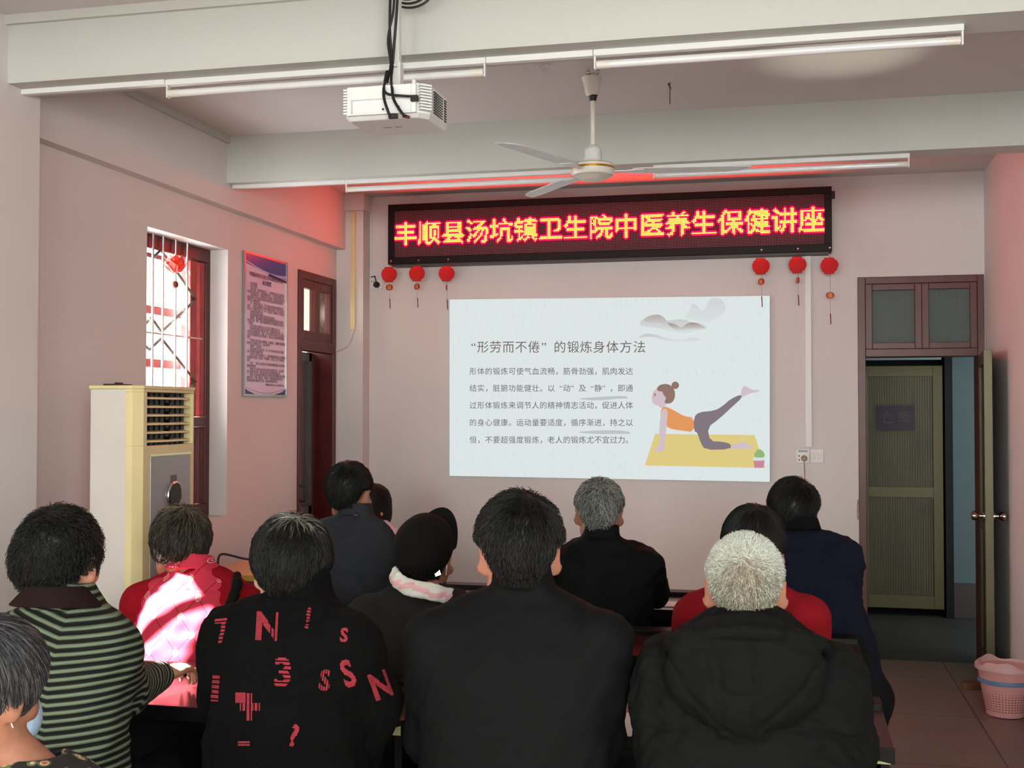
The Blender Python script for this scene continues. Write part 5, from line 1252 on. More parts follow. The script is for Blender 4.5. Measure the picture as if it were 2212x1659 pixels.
H_white = hair_mat('cropped white hair', (0.47, 0.42, 0.33), (0.84, 0.86, 0.82), .42, .6)
H_slate = hair_mat('slate grey hair', (0.12, 0.12, 0.13), (0.33, 0.33, 0.34), .5)
SK1 = skin_mat('tan skin', (0.66, 0.45, 0.36)); SK2 = skin_mat('fair skin', (0.78, 0.60, 0.50)); SK3 = skin_mat('brown skin', (0.56, 0.38, 0.30))

Y3, Y2, Y1 = 2.66, 3.58, 4.52
T3, T2, T1 = 2.95 + .10, 3.88 + .10, 4.80 + .10        # where hands rest on the tables
def crown_grey(lo, hi, c=(0, -.055, .10), w=.05):
    def f(q, r):
        d = np.linalg.norm(q - np.array(c), axis=1); base = r.rand(len(q)) * lo
        return base + hi * np.exp(-(d / w) ** 2) * (.4 + .6 * r.rand(len(q)))
    return f
mix = lambda a, b: (lambda q, r: a + (b - a) * r.rand(len(q)))

BLK = cloth_mat('black twill', (0.040, 0.045, 0.048), .8)
def pz(px, py, y): p = AY(px, py, y); return np.array(p)
# ---- man in plain black jacket, last row, centre
person('person with thick black hair in a plain black stand-collar jacket, back turned', Y3,
       [(1250, 1072, 1166), (1272, 1045, 1192), (1292, 985, 1245), (1320, 930, 1300), (1348, 908, 1330), (1400, 898, 1336), (1460, 902, 1328), (1560, 910, 1322), (1700, 915, 1318)],
       dict(x=1122, top=1064, s=1.06, ht=.017, pitch=.08, flare=.9), [((935, 1385, Y3 + .0), (930, 1590, Y3 + .08), 'lap'), ((1302, 1382, Y3), (1286, 1592, Y3 + .08), 'lap')],
       BLK, SK1, dict(m=H_black, t=(.016, .014, .018), nape=-.060, side=.024, N=4600, L=(.03, .05), lift=.008, fuzz=.006, seed=3, tone=mix(0, .5), down=.6, whorl=(.02, -.05, .11)), collar=dict(hgt=.034, a=.064, b=.063), wseed=2, wr=.004, sl=(.066, .060, .046))
# ---- man with cropped white hair in hooded jacket, last row, right
def hood(G, c):
    y = Y3 - .10
    G.ell(pz(1608, 1450, y - .012), (.170, .062, .125), None, .03)
    G.ell(pz(1608, 1512, y - .030), (.085, .045, .066), None, .04)
    zr = []
    top = [(AY(1525, 1318, Y3).z, AY(1522, 0, Y3 - .02).x, AY(1693, 0, Y3 - .02).x, Y3 + .02, .085), (AY(0, 1340, Y3).z, AY(1480, 0, Y3 - .05).x, AY(1730, 0, Y3 - .05).x, Y3 - .02, .105), (AY(0, 1385, Y3).z, AY(1440, 0, Y3 - .1).x, AY(1772, 0, Y3 - .1).x, Y3 - .04, .13), (AY(0, 1420, Y3).z, AY(1450, 0, Y3 - .1).x, AY(1765, 0, Y3 - .1).x, Y3 - .03, .12)]
    G.loft(top, .012, 2.2)
    rim = [(1438, 1402, .06), (1458, 1384, .10), (1490, 1373, .125), (1550, 1365, .155), (1612, 1364, .165), (1680, 1367, .155), (1738, 1378, .125), (1765, 1390, .10), (1782, 1406, .06)]
    G.chain([pz(a, b, Y3 - d) for a, b, d in rim], [.016] * len(rim), .006)
def hoodseam(c):
    return
def hood2(G, c):
    hood(G, c)
    X = lambda px, py: (AY(px, py, Y3 - .14).x, AY(px, py, Y3 - .14).z)
    sg = [(X(1551, 1385), X(1553, 1440)), (X(1553, 1440), X(1560, 1555)), (X(1634, 1385), X(1637, 1560)), (X(1551, 1492), X(1637, 1498)), (X(1526, 1390), X(1535, 1470)), (X(1535, 1470), X(1552, 1540)),
          (X(1370, 1600), X(1470, 1581)), (X(1470, 1581), X(1570, 1577)), (X(1660, 1580), X(1760, 1592)), (X(1760, 1592), X(1860, 1625)), (X(1440, 1420), X(1490, 1500)), (X(1490, 1500), X(1562, 1568)), (X(1778, 1420), X(1730, 1495)), (X(1730, 1495), X(1640, 1570))]
    G.groove(sg, .006, .006, Y3 - .05)
    # outline of the hanging hood
person('person with cropped white hair in a black padded hooded jacket', Y3,
       [(1312, 1535, 1685), (1340, 1500, 1725), (1368, 1455, 1765), (1395, 1425, 1795), (1430, 1400, 1822), (1480, 1385, 1842), (1540, 1378, 1852), (1620, 1376, 1856), (1720, 1378, 1858)],
       dict(x=1609, top=1153, s=1.0, ht=.006, pitch=-.02, flare=1.0), [((1444, 1460, Y3), (1450, 1600, Y3 + .05), 'lap'), ((1795, 1462, Y3), (1815, 1600, Y3 + .05), 'lap')],
       cloth_mat('black padded cotton', (0.048, 0.053, 0.053), .85), SK1, dict(m=H_white, t=(.006, .004, .006), nape=-.074, side=.026, N=7500, L=(.010, .018), lift=.006, fuzz=.004, seed=5, tone=lambda q, r: np.clip(.12 + .5 * r.rand(len(q)) + .35 * np.clip((q[:, 2] - .0) / .1, -1, 1) - .35 * np.exp(-(np.linalg.norm(q - np.array([0, -.09, .05]), axis=1) / .045) ** 2), 0, 1), down=.3, jit=.5, rad=.0007, taper=.045, whorl=(.0, -.08, .075)),
       extra=hood2, wseed=4, wr=.008, sl=(.078, .072, .055), depth=1.12, cloth_h=.006)
# ---- woman in black fleece with red letters, last row, left
def fleece_extra(G, c): pass
nw = person('person in a black fleece coat printed with red letters and numbers', Y3 - .02,
       [(1272, 575, 682), (1286, 545, 692), (1302, 505, 720), (1325, 478, 752), (1350, 468, 772), (1400, 462, 780), (1460, 462, 780), (1540, 462, 778), (1620, 452, 776), (1720, 440, 778)],
       dict(x=638, top=1113, s=1.0, ht=.016, yaw=.22, pitch=.12, roll=.03, flare=.6), [((492, 1378, Y3 - .02), (492, 1500, Y3 + .06), 'lap'), ((755, 1385, Y3 - .02), (802, 1520, Y3 + .06), 'lap')],
       cloth_mat('black fleece', (0.022, 0.022, 0.023), .95, bump=.5, bscale=350), SK2, dict(m=H_black2, t=(.017, .014, .020), nape=-.056, side=.004, N=4600, L=(.04, .06), lift=.006, fuzz=.004, seed=7, tone=crown_grey(.4, 1.0, (.012, -.045, .115), .036), down=.5, taper=.035, whorl=(.012, -.045, .115)), collar=dict(hgt=.036, a=.068, b=.064, th=.010), wseed=6, wr=.008, sl=(.070, .068, .050), legs=[[(-1.13 + a, Y3, .55), (-1.14 + b, Y3 + .40, .52), (-1.14 + b, Y3 + .38, .10)] for a, b in ((-.10, -.16), (.06, .03))])
# red print: cells laid on the cloth of her coat (part of the coat's own mesh)
jk = nw[1]; me = jk.data
bv = BVHTree.FromPolygons([tuple(v.co) for v in me.vertices], [tuple(p.vertices) for p in me.polygons])
off = world_loc(jk)
def print_cells(mask, cxp, cyp, wpx, hpx, rot=0.0, stripe=None):
    out = MB(); n = mask.shape[0]; st = wpx / n
    for r_ in range(n):
        for c_ in range(n):
            if not mask[r_, c_]: continue
            if stripe == 'h' and r_ % 3 == 2: continue
            if stripe == 'v' and c_ % 3 == 2: continue
            if stripe == 'b' and c_ > n * .6 and c_ % 3 == 1: continue
            q4 = []
            for dx, dy in ((0, 0), (1, 0), (1, 1), (0, 1)):
                u_, v_ = ((c_ + dx) / n - .5) * wpx, ((r_ + dy) / n - .5) * hpx
                px = cxp + u_ * math.cos(rot) - v_ * math.sin(rot); py = cyp + u_ * math.sin(rot) + v_ * math.cos(rot)
                d = Vector(ray(px, py)); hit = bv.ray_cast(Vector(CAM) - off, d.normalized())
                if hit[0] is None: break
                q4.append(hit[0] + hit[1] * .0015 if hit[1].dot(d) < 0 else hit[0] - hit[1] * .0015)
            if len(q4) == 4 and max((q4[i] - q4[i - 1]).length for i in range(4)) < .02: out.add(q4, [(0, 1, 2, 3)])
    return out
allp = MB()
def gm(ch, n=20): return raster(ch, n, bold=.03, thr=.4, box=(0.0, .7, -.02, .72))
bar_ = np.ones((16, 16), bool)
for mask, args in ((gm('N'), (577, 1353, 52, 62, .05, 'b')), (gm('3'), (620, 1452, 58, 62, .05, 'h')), (gm('S'), (708, 1470, 36, 46, .15, 'v')), (gm('S'), (758, 1452, 40, 60, -.3, None)), (gm('N'), (820, 1480, 42, 60, -.35, None)),
                   (gm('+'), (545, 1527, 58, 84, .0, 'v')), (gm('?'), (645, 1590, 38, 48, .2, None)), (gm('!'), (676, 1337, 34, 46, .15, 'h')), (gm('S'), (748, 1372, 26, 30, .1, None)), (gm('7'), (484, 1362, 36, 52, -.1, 'h')), (gm('='), (530, 1606, 34, 20, 0, None)), (bar_, (466, 1487, 16, 56, .08, 'h')), (bar_, (520, 1507, 22, 22, 0, None))):
    m_ = print_cells(mask, *args); allp.add(m_.v, m_.f, 0)
pr = mat('red knit print', (0.50, 0.10, 0.15), .9, var=.25, vscale=120)
bm = bmesh.new(); bm.from_mesh(me); me.materials.append(pr)
vs = [bm.verts.new(v) for v in allp.v]
for f in allp.f:
    fc = bm.faces.new([vs[i] for i in f]); fc.material_index = 1
bm.to_mesh(me); bm.free(); 
# ---- woman in striped coat, last row, far left
sm_ = bpy.data.materials.new('striped knit'); sm_.use_nodes = True
nt = sm_.node_tree; bs = nt.nodes['Principled BSDF']; bs.inputs['Roughness'].default_value = .9; bs.inputs['Specular IOR Level'].default_value = .2
at = nd(nt, 'ShaderNodeAttribute'); at.attribute_name = 'stripe'
wv = math_('SINE', math_('MULTIPLY', at.outputs['Fac'], 2 * PI))
wv = math_('MULTIPLY_ADD', wv, .5, .5)
rp = nd(nt, 'ShaderNodeValToRGB'); rp.color_ramp.elements[0].position = .35; rp.color_ramp.elements[1].position = .85
rp.color_ramp.elements[0].color = (*lin((0.085, 0.085, 0.075)), 1); rp.color_ramp.elements[1].color = (*lin((0.42, 0.47, 0.385)), 1)
nt.links.new(wv, rp.inputs[0]); nt.links.new(rp.outputs[0], bs.inputs['Base Color'])
bp = nd(nt, 'ShaderNodeBump'); bp.inputs['Strength'].default_value = .9; bp.inputs['Distance'].default_value = .006
nt.links.new(wv, bp.inputs['Height']); nt.links.new(bp.outputs[0], bs.inputs['Normal'])
def stripes(pts, ctx):
    S_, E_, W_ = ctx['A'][1][:3]
    L2 = np.linalg.norm(W_ - E_); u2 = (W_ - E_) / L2; u1 = (E_ - S_) / np.linalg.norm(E_ - S_)
    cx_ = ctx['rows'][-1][1] * .5 + ctx['rows'][-1][2] * .5
    def tor(p): return 1.3 - p[..., 2] - .30 * np.minimum(p[..., 0] - cx_, .10) + .10 * np.maximum(p[..., 0] - cx_ - .10, 0)
    t2 = (pts - E_) @ u2; d2 = np.linalg.norm(pts - E_ - np.clip(t2, 0, L2)[:, None] * u2, axis=1); d1 = np.linalg.norm(pts - S_ - np.clip((pts - S_) @ u1, 0, .3)[:, None] * u1, axis=1)
    k = np.clip((t2 + .02) / .06, 0, 1) * (d2 < .11) * (pts[:, 0] > S_[0] - .09) * (pts[:, 2] < S_[2] - .04)
    u = tor(pts); return (u * (1 - k) + (tor(E_) + t2 * .9 + .35 * (E_[2] - pts[:, 2])) * k) / .0190
sw = person('person in a dark coat with grey-green horizontal stripes and puffy black hair', Y3 - .04,
       [(1296, 62, 182), (1308, 36, 198), (1325, 0, 218), (1350, -45, 245), (1385, -75, 262), (1430, -88, 268), (1500, -95, 265), (1600, -98, 262), (1720, -98, 260)],
       dict(x=141, top=1094, s=1.02, ht=.024, yaw=.60, pitch=.10, roll=.0, flare=.5), [((-50, 1395, Y3 - .04), (-70, 1560, Y3 + .05), 'lap'), ((225, 1400, Y3 - .02), (258, 1490, Y3 + .14), (350, 1459, Y3 + .36), dict(d=(.25, .9, .10), curl=1.3))],
       sm_, skin_mat('warm skin', (0.72, 0.51, 0.42)), dict(m=H_black, t=(.012, .014, .022), nape=-.072, side=-.030, N=5200, L=(.03, .05), lift=.007, fuzz=.010, seed=9, tone=mix(0, .45), down=.15, jit=.7, taper=.01, puff=[((.015, -.05, .06), (.065, .065, .05)), ((-.02, -.06, .0), (.062, .06, .06))]),
       collar=dict(hgt=.034, a=.073, b=.066, th=.011, flare=-.25), wseed=8, wr=.004, sl=(.085, .072, .043), attrs=dict(stripe=stripes), cloth_h=.006)
def brown_collar(body, px, py, y, a, b, hgt, m, name='collar', tilt=-.12, flare=-.25, th=.009):
    c = pz(px, py, y); G = Field(c - .16, c + .16, .005); G.ring(c, a, b, hgt, th, tilt, flare=flare); o = G.mesh(name, m, body); return o
brown_collar(sw[0], 122, 1287, Y3 - .035, .084, .076, .026, cloth_mat('dark brown knit', (0.13, 0.085, 0.075), .95))
# ---- woman in red vest, middle row, left
vm = bpy.data.materials.new('quilted red vest'); vm.use_nodes = True
nt = vm.node_tree; bs = nt.nodes['Principled BSDF']; bs.inputs['Roughness'].default_value = .75; bs.inputs['Specular IOR Level'].default_value = .3
tc = nd(nt, 'ShaderNodeTexCoord'); sp = nd(nt, 'ShaderNodeSeparateXYZ'); nt.links.new(tc.outputs['Object'], sp.inputs[0])
PD = .095
u_ = math_('DIVIDE', math_('ADD', sp.outputs[0], math_('MULTIPLY', sp.outputs[2], .85)), PD); v_ = math_('DIVIDE', math_('SUBTRACT', sp.outputs[0], math_('MULTIPLY', sp.outputs[2], .85)), PD)
du = math_('ABSOLUTE', math_('SUBTRACT', math_('FRACT', u_), .5)); dv = math_('ABSOLUTE', math_('SUBTRACT', math_('FRACT', v_), .5))
ln = math_('MINIMUM', math_('SUBTRACT', .5, du), math_('SUBTRACT', .5, dv))
seam = math_('LESS_THAN', ln, .022)
hy = math_('SQRT', math_('ADD', math_('POWER', math_('SUBTRACT', .5, du), 2), math_('POWER', math_('SUBTRACT', .5, dv), 2)))
flower = math_('MULTIPLY', math_('GREATER_THAN', math_('SINE', math_('MULTIPLY', hy, 105)), .2), math_('LESS_THAN', hy, .15))
mxa = nd(nt, 'ShaderNodeMix', data_type='RGBA'); mxa.inputs['A'].default_value = (*lin((0.74, 0.17, 0.27)), 1); mxa.inputs['B'].default_value = (*lin((0.48, 0.09, 0.16)), 1); nt.links.new(seam, mxa.inputs[0])
mxb = nd(nt, 'ShaderNodeMix', data_type='RGBA'); mxb.inputs['B'].default_value = (*lin((0.88, 0.62, 0.60)), 1); nt.links.new(flower, mxb.inputs[0]); nt.links.new(mxa.outputs['Result'], mxb.inputs['A']); nt.links.new(mxb.outputs['Result'], bs.inputs['Base Color'])
bp = nd(nt, 'ShaderNodeBump'); bp.inputs['Strength'].default_value = .6; bp.inputs['Distance'].default_value = .006; nt.links.new(math_('MINIMUM', ln, .2), bp.inputs['Height']); nt.links.new(bp.outputs[0], bs.inputs['Normal'])
redknit = cloth_mat('dark red wool sleeve', (0.56, 0.055, 0.12), .95, bump=.4, bscale=300)
rv_rows = [(1222, 366, 462), (1240, 334, 492), (1258, 305, 520), (1285, 287, 535), (1320, 280, 545), (1380, 280, 545), (1450, 282, 540), (1520, 285, 540)]
rv = person('person in a sunlit quilted red vest over a red sweater', Y2 - .02, rv_rows,
       dict(x=402, top=1094, s=1.0, ht=.016, yaw=.25, pitch=.22, roll=.08, flare=.5), [((300, 1300, Y2 - .02), (292, 1430, Y2 + .06), 'lap'), ((528, 1300, Y2 - .02), (545, 1430, Y2 + .08), 'lap')],
       redknit, SK1, dict(m=H_brown, t=(.016, .018, .018), nape=-.062, side=-.030, N=4600, L=(.04, .07), lift=.007, fuzz=.006, seed=11, tone=crown_grey(.6, .5, (0, -.05, .10), .045), down=.6, taper=.0), garment='sweater', wseed=10, wr=.003, sl=(.058, .054, .042))
G = Field((AY(270, 1300, Y2).x - .1, Y2 - .3, .4), (AY(560, 1300, Y2).x + .1, Y2 + .3, 1.35), .006)
RV = [(z, a + .018, b - .022, y, h + .010) for z, a, b, y, h in rv[4]]
RV[0] = (RV[0][0], RV[0][1] - .02, RV[0][2] + .02, RV[0][3], RV[0][4]); G.loft(RV, .02, 2.6)
c = pz(414, 1222, Y2 + .02); G.ring(c + np.array([0, 0, .012]), .070, .066, .026, .008, -.2, flare=-.15)
xs = lambda px, py: (AY(px, py, Y2 - .13).x, AY(px, py, Y2 - .13).z)
G.groove([(xs(275, 1278), xs(345, 1283)), (xs(345, 1283), xs(505, 1281)), (xs(461, 1285), xs(430, 1450))], .004, .004, Y2 - .04)
G.wrinkle(.004, 31, .08); G.cone(c + np.array([0, .0, -.02]), c + np.array([0, .02, .1]), .058, .06, .004, 'cut'); vest = G.mesh('vest', vm, rv[0])
brown_collar(rv[0], 414, 1217, Y2 + .02, .064, .060, .016, cloth_mat('dark collar lining', (0.12, 0.07, 0.08), .9), 'collar_lining', -.2, -.1, .006)
G = Field((AY(500, 1300, Y2).x - .1, Y2 - .3, .7), (AY(540, 1300, Y2).x + .1, Y2 + .3, 1.3), .005)
G.chain([pz(512, 1243, Y2 - .05), pz(512, 1262, Y2 - .105), pz(506, 1285, Y2 - .125), pz(497, 1305, Y2 - .132), pz(494, 1340, Y2 - .135)], [.014, .016, .016, .014, .010], .01)
G.mesh('armhole_band', cloth_mat('black binding', (0.06, 0.06, 0.065), .8), rv[0])
# ---- person in black cap, middle row
capm = cloth_mat('black cap cotton', (0.058, 0.054, 0.053), .85)
cp = person('person in a black baseball cap with a pink and white towel round the neck', Y2 - .02,
       [(1264, 862, 962), (1276, 815, 985), (1292, 785, 1002), (1318, 767, 1014), (1360, 760, 1020), (1420, 758, 1020), (1500, 760, 1018), (1560, 762, 1016)],
       dict(x=915, top=1122, s=1.03, ht=.020, yaw=.42, pitch=-.42, roll=.16, flare=.9, dy=.06), [((792, 1330, Y2 - .02), (785, 1440, Y2 + .05), 'lap'), ((990, 1335, Y2 - .02), (998, 1440, Y2 + .06), 'lap')],
       cloth_mat('charcoal jersey', (0.135, 0.135, 0.130), .9, bump=.3), SK3, dict(m=H_black, t=(.004, .006, .010), nape=-.092, side=.0, N=2600, L=(.02, .035), lift=.006, fuzz=.004, seed=13, tone=mix(0, .4), down=.6, taper=.03), wseed=12, wr=.007)
O, Rm, s = cp[2], cp[3], 1.02
P = lambda x, y, z: O + Rm @ (np.array([x, y, z]) * s)
G = Field(O - .26, O + .26, .005)
G.ell(P(0, -.010, .040), np.array([.093, .112, .092]) * s, Rm, .01); G.cone(P(0, .02, .06), P(0, -.02, .075), .075 * s, .07 * s, .03)
def capcut(X, Y, Z):
    x, y, z = X - O[0], Y - O[1], Z - O[2]; ly = Rm[0, 1] * x + Rm[1, 1] * y + Rm[2, 1] * z; lz = Rm[0, 2] * x + Rm[1, 2] * y + Rm[2, 2] * z
    return lz - (-.040 - .0 + .35 * np.clip(ly + .06, 0, 1)) * 1.0
G.put(G.lo, G.lo + G.h * G.n, capcut, .004, 'cut')
X, Y, Z = np.meshgrid(*G.ax, indexing='ij', sparse=True)
lx = Rm[0, 0] * (X - O[0]) + Rm[1, 0] * (Y - O[1]) + Rm[2, 0] * (Z - O[2]); ly = Rm[0, 1] * (X - O[0]) + Rm[1, 1] * (Y - O[1]) + Rm[2, 1] * (Z - O[2]) + .01
an = np.arctan2(lx, ly); G.D += (.0025 * np.exp(-(np.abs((an / (PI / 3) + 100.5) % 1 - .5) * np.hypot(lx, ly) / .0035) ** 2)).astype(np.float32)
crown = G.mesh('cap_crown', capm, cp[0])
q = MB(); n_ = 18; up_, lo_ = [], []
for i in range(n_ + 1):
    a = -1.25 + 2.5 * i / n_
    for k, (rr, yy) in enumerate(((.088, .0), (.17, .0))):
        x_ = math.sin(a) * (.088 if k == 0 else .092); y_ = .0 + math.cos(a) * (.092 if k == 0 else .180) + (0 if k == 0 else .0); z_ = .050 - .030 * (x_ / .09) ** 2 + .30 * max(0, y_ - .075)
        up_.append(P(x_, y_, z_)); lo_.append(P(x_, y_, z_ - .004))
vsn = len(up_); q.add(list(map(tuple, up_)) + list(map(tuple, lo_)), [(2 * i, 2 * i + 1, 2 * i + 3, 2 * i + 2) for i in range(n_)] + [(vsn + 2 * i, vsn + 2 * i + 2, vsn + 2 * i + 3, vsn + 2 * i + 1) for i in range(n_)] + [(2 * i + 1, vsn + 2 * i + 1, vsn + 2 * i + 3, 2 * i + 3) for i in range(n_)])
q.build('cap_brim', capm, cp[0], smooth=True)
q = MB(); b0 = P(0, -.012, .132); q.lathe(tuple(b0), [(0, .006), (.006, .004), (.008, 0)], 12); q.build('cap_button', capm, cp[0], smooth=True)
G = Field(O - .22, O + .22, .004)
band = [P(math.sin(a) * .088, -.012 - math.cos(a) * .108, -.048 - .008 * math.cos(a)) for a in np.linspace(-1.1, 1.1, 13)]; G.chain(band, [.0075] * 13, .004); G.mesh('cap_strap', capm, cp[0])
bt = [BVHTree.FromPolygons([tuple(v.co + world_loc(o_)) for v in o_.data.vertices], [tuple(p_.vertices) for p_ in o_.data.polygons]) for o_ in [crown] + [c_ for c_ in cp[0].children if c_.name.startswith('hair')] + [cp[0]]]
hits = [h_ for h_ in (t_.ray_cast(Vector(CAM), Vector(ray(945, 1238)).normalized()) for t_ in bt) if h_[0] is not None]
if hits:
    h_ = min(hits, key=lambda z: z[3]); bc_ = np.array(h_[0]); nn_ = -np.array(Vector(ray(945, 1238)).normalized())
    rx = np.cross(np.array([0, 0, 1.0]), nn_); rx /= np.linalg.norm(rx); rz = np.cross(nn_, rx); rx, rz = rx * .94 + rz * .34, rz * .94 - rx * .34
    q = MB(); q.prism([tuple(bc_ + rx * a + rz * b + nn_ * .003) for a, b in ((-.009, -.008), (.009, -.008), (.009, .008), (-.009, .008))], tuple(nn_ * .004)); q.build('buckle', M['chrome'], cp[0])
    q = MB(); q.prism([tuple(bc_ + rx * a + rz * b + nn_ * .001) for a, b in ((-.075, -.013), (.05, -.010), (.05, .006), (-.075, .004))], tuple(nn_ * .003)); 
q = MB(); q.tube([tuple(P(.078, -.012, -.045)), tuple(P(.084, -.022, -.012)), tuple(P(.080, .0, .014))], .0018, 6); q.build('mask_loop', M['paper'], cp[0])
towm = bpy.data.materials.new('pink and white towel'); towm.use_nodes = True
nt = towm.node_tree; bs = nt.nodes['Principled BSDF']; bs.inputs['Roughness'].default_value = .95; at = nd(nt, 'ShaderNodeAttribute'); at.attribute_name = 'band'
rp = nd(nt, 'ShaderNodeValToRGB'); rp.color_ramp.interpolation = 'LINEAR'; e = rp.color_ramp.elements
e[0].position = 0; e[0].color = (*lin((0.90, 0.91, 0.88)), 1); e[1].position = .36; e[1].color = (*lin((0.91, 0.91, 0.88)), 1)
for p_, c_ in ((.42, (0.93, 0.70, 0.72)), (.62, (0.93, 0.72, 0.74)), (.68, (0.92, 0.90, 0.86)), (1.0, (0.90, 0.91, 0.88))):
    x_ = e.new(p_); x_.color = (*lin(c_), 1)
nt.links.new(at.outputs['Fac'], rp.inputs[0]); nt.links.new(rp.outputs[0], bs.inputs['Base Color'])
nz = nd(nt, 'ShaderNodeTexNoise'); nz.inputs['Scale'].default_value = 260; bp = nd(nt, 'ShaderNodeBump'); bp.inputs['Strength'].default_value = .5; bp.inputs['Distance'].default_value = .004; nt.links.new(nz.outputs['Fac'], bp.inputs['Height']); nt.links.new(bp.outputs[0], bs.inputs['Normal'])
tl = [(862, 1232, .05), (853, 1244, -.01), (860, 1255, -.055), (882, 1268, -.075), (912, 1274, -.078), (944, 1281, -.066), (968, 1287, -.03), (982, 1289, .02), (984, 1298, .08)]
tp = [pz(a, b, Y2 + .02 + d) for a, b, d in tl]
G = Field(np.min(tp, 0) - .06, np.max(tp, 0) + .06, .0045)
for dz, dy_, r_ in ((.013, .006, .012), (0.0, -.004, .016), (-.014, -.006, .012)): G.chain([p + np.array([0, dy_, dz]) for p in tp], [r_ * .8] + [r_] * 7 + [r_ * .8], .006)
G.wrinkle(.004, 17, .03)
tz = np.array(tp)
def bandf(pts):
    d = ((pts[:, None, :] - tz[None]) ** 2).sum(2); i = d.argmin(1); return np.clip(.5 + (pts[:, 2] - tz[i, 2]) / .062 + .12 * np.sin(pts[:, 0] * 40), 0, 1)
G.mesh('towel', towm, cp[0], attrs=dict(band=bandf))
# ---- person in red sweater, middle row, right
person('person with glossy black hair in a red sweater, mostly behind the white-haired head', Y2,
       [(1252, 1592, 1668), (1266, 1540, 1700), (1282, 1500, 1733), (1302, 1482, 1756), (1330, 1475, 1770), (1380, 1472, 1774), (1450, 1474, 1772), (1540, 1476, 1770)],
       dict(x=1628, top=1091, s=1.0, ht=.018, yaw=.05, pitch=.15, flare=.5), [((1500, 1335, Y2), (1498, 1440, Y2 + .06), 'lap'), ((1745, 1335, Y2), (1748, 1440, Y2 + .06), 'lap')],
       cloth_mat('red knit', (0.52, 0.075, 0.115), .9, bump=.4, bscale=260), SK1, dict(m=H_black, t=(.018, .017, .020), nape=-.066, side=-.01, N=3800, L=(.045, .07), lift=.004, seed=15, tone=mix(0, .25), down=.7, taper=.01, jit=.12), garment='sweater', wseed=14, wr=.003)
# ---- front row, grey-haired man
person('person with iron-grey hair in a black jacket sitting below the slide', Y1,
       [(1156, 1260, 1332), (1166, 1238, 1356), (1180, 1208, 1388), (1196, 1192, 1408), (1220, 1182, 1417), (1260, 1180, 1414), (1320, 1186, 1404), (1380, 1190, 1400), (1460, 1192, 1398)],
       dict(x=1296, top=1034, s=1.02, ht=.014, pitch=.05, roll=.03, flare=1.0), [((1208, 1222, Y1), (1205, 1280, Y1 + .10), 'table'), ((1395, 1222, Y1), (1412, 1276, Y1 + .12), 'table')],
       BLK, SK3, dict(m=H_grey, t=(.013, .010, .014), nape=-.060, side=.024, N=3800, L=(.025, .045), lift=.008, fuzz=.004, seed=17, tone=lambda q, r: np.clip(.1 + .75 * r.rand(len(q)), 0, 1), down=.4, jit=.4, whorl=(0, -.06, .10)), collar=dict(hgt=.028, a=.064, b=.062), wseed=16, wr=.010)
# ---- front row, man in navy, turned seat
def navy_tail(G, c):
    G.chain([pz(1832, 1330, Y1), pz(1852, 1385, Y1 - .04), pz(1874, 1452, Y1 - .08)], [.065, .060, .055], .04)
yl_ = Y1 - .06
lgs = [[tuple(pz(1835, 1405, yl_)), tuple(pz(1886, 1508, yl_ - .02)), tuple(pz(1850, 1740, yl_ - .02))], [(AY(1690, 0, Y1).x, Y1 + .02, .552), (AY(1680, 0, Y1).x, Y1 + .42, .53), (AY(1680, 0, Y1).x, Y1 + .40, .10)]]
person('person in a navy jacket with a black collar, sitting next to the doorway', Y1,
       [(1138, 1690, 1762), (1146, 1660, 1796), (1158, 1632, 1826), (1174, 1614, 1842), (1200, 1606, 1847), (1260, 1604, 1848), (1330, 1606, 1843), (1400, 1608, 1845), (1450, 1610, 1848)],
       dict(x=1713, top=1033, s=1.0, ht=.015, pitch=.02, yaw=-.12, flare=.8), [((1632, 1205, Y1), (1630, 1300, Y1 + .08), 'lap'), ((1826, 1205, Y1), (1826, 1295, Y1 + .10), 'lap')],
       cloth_mat('navy wool', (0.080, 0.095, 0.150), .9, bump=.5, bscale=300), SK1, dict(m=H_black, t=(.015, .012, .015), nape=-.062, side=.022, N=3600, L=(.03, .05), lift=.008, fuzz=.004, seed=19, tone=mix(0, .5), down=.5, whorl=(.03, -.05, .10)), extra=navy_tail, wseed=18, wr=.008, legs=lgs)
nv = [o for o in bpy.data.objects if o.name.startswith('person') and 'navy' in str(o.get('label'))][0]
brown_collar(nv, 1726, 1130, Y1 + .03, .066, .062, .024, cloth_mat('black knit collar', (0.05, 0.05, 0.055), .95), 'collar', -.12, -.1, .008)
# ---- front row, man in grey-blue jacket turned to the right
person('person in a grey-blue jacket with head turned, hiding most of the presenter', Y1,
       [(1106, 724, 792), (1118, 700, 812), (1135, 668, 832), (1152, 640, 848), (1172, 622, 858), (1205, 612, 862), (1260, 608, 860), (1330, 606, 858), (1420, 608, 856)],
       dict(x=758, top=997, s=1.02, ht=.014, yaw=.42, pitch=.05, roll=.02, flare=.8), [((640, 1210, Y1), (632, 1305, Y1 + .08), 'lap'), ((838, 1210, Y1), (842, 1305, Y1 + .10), 'lap')],
       cloth_mat('grey-blue cotton', (0.165, 0.175, 0.193), .85), SK3, dict(m=H_black, t=(.015, .012, .015), nape=-.060, side=.022, N=3600, L=(.03, .05), lift=.006, seed=21, tone=mix(0, .4), down=.5), collar=dict(hgt=.026, a=.066, b=.062), wseed=20, wr=.008,
       extra=lambda G, c: G.groove([((AY(731, 1125, Y1).x, AY(731, 1125, Y1).z), (AY(708, 1300, Y1).x, AY(708, 1300, Y1).z)), ((AY(708, 1300, Y1).x, AY(708, 1300, Y1).z), (AY(700, 1380, Y1).x, AY(700, 1380, Y1).z))], .003, .005, Y1))
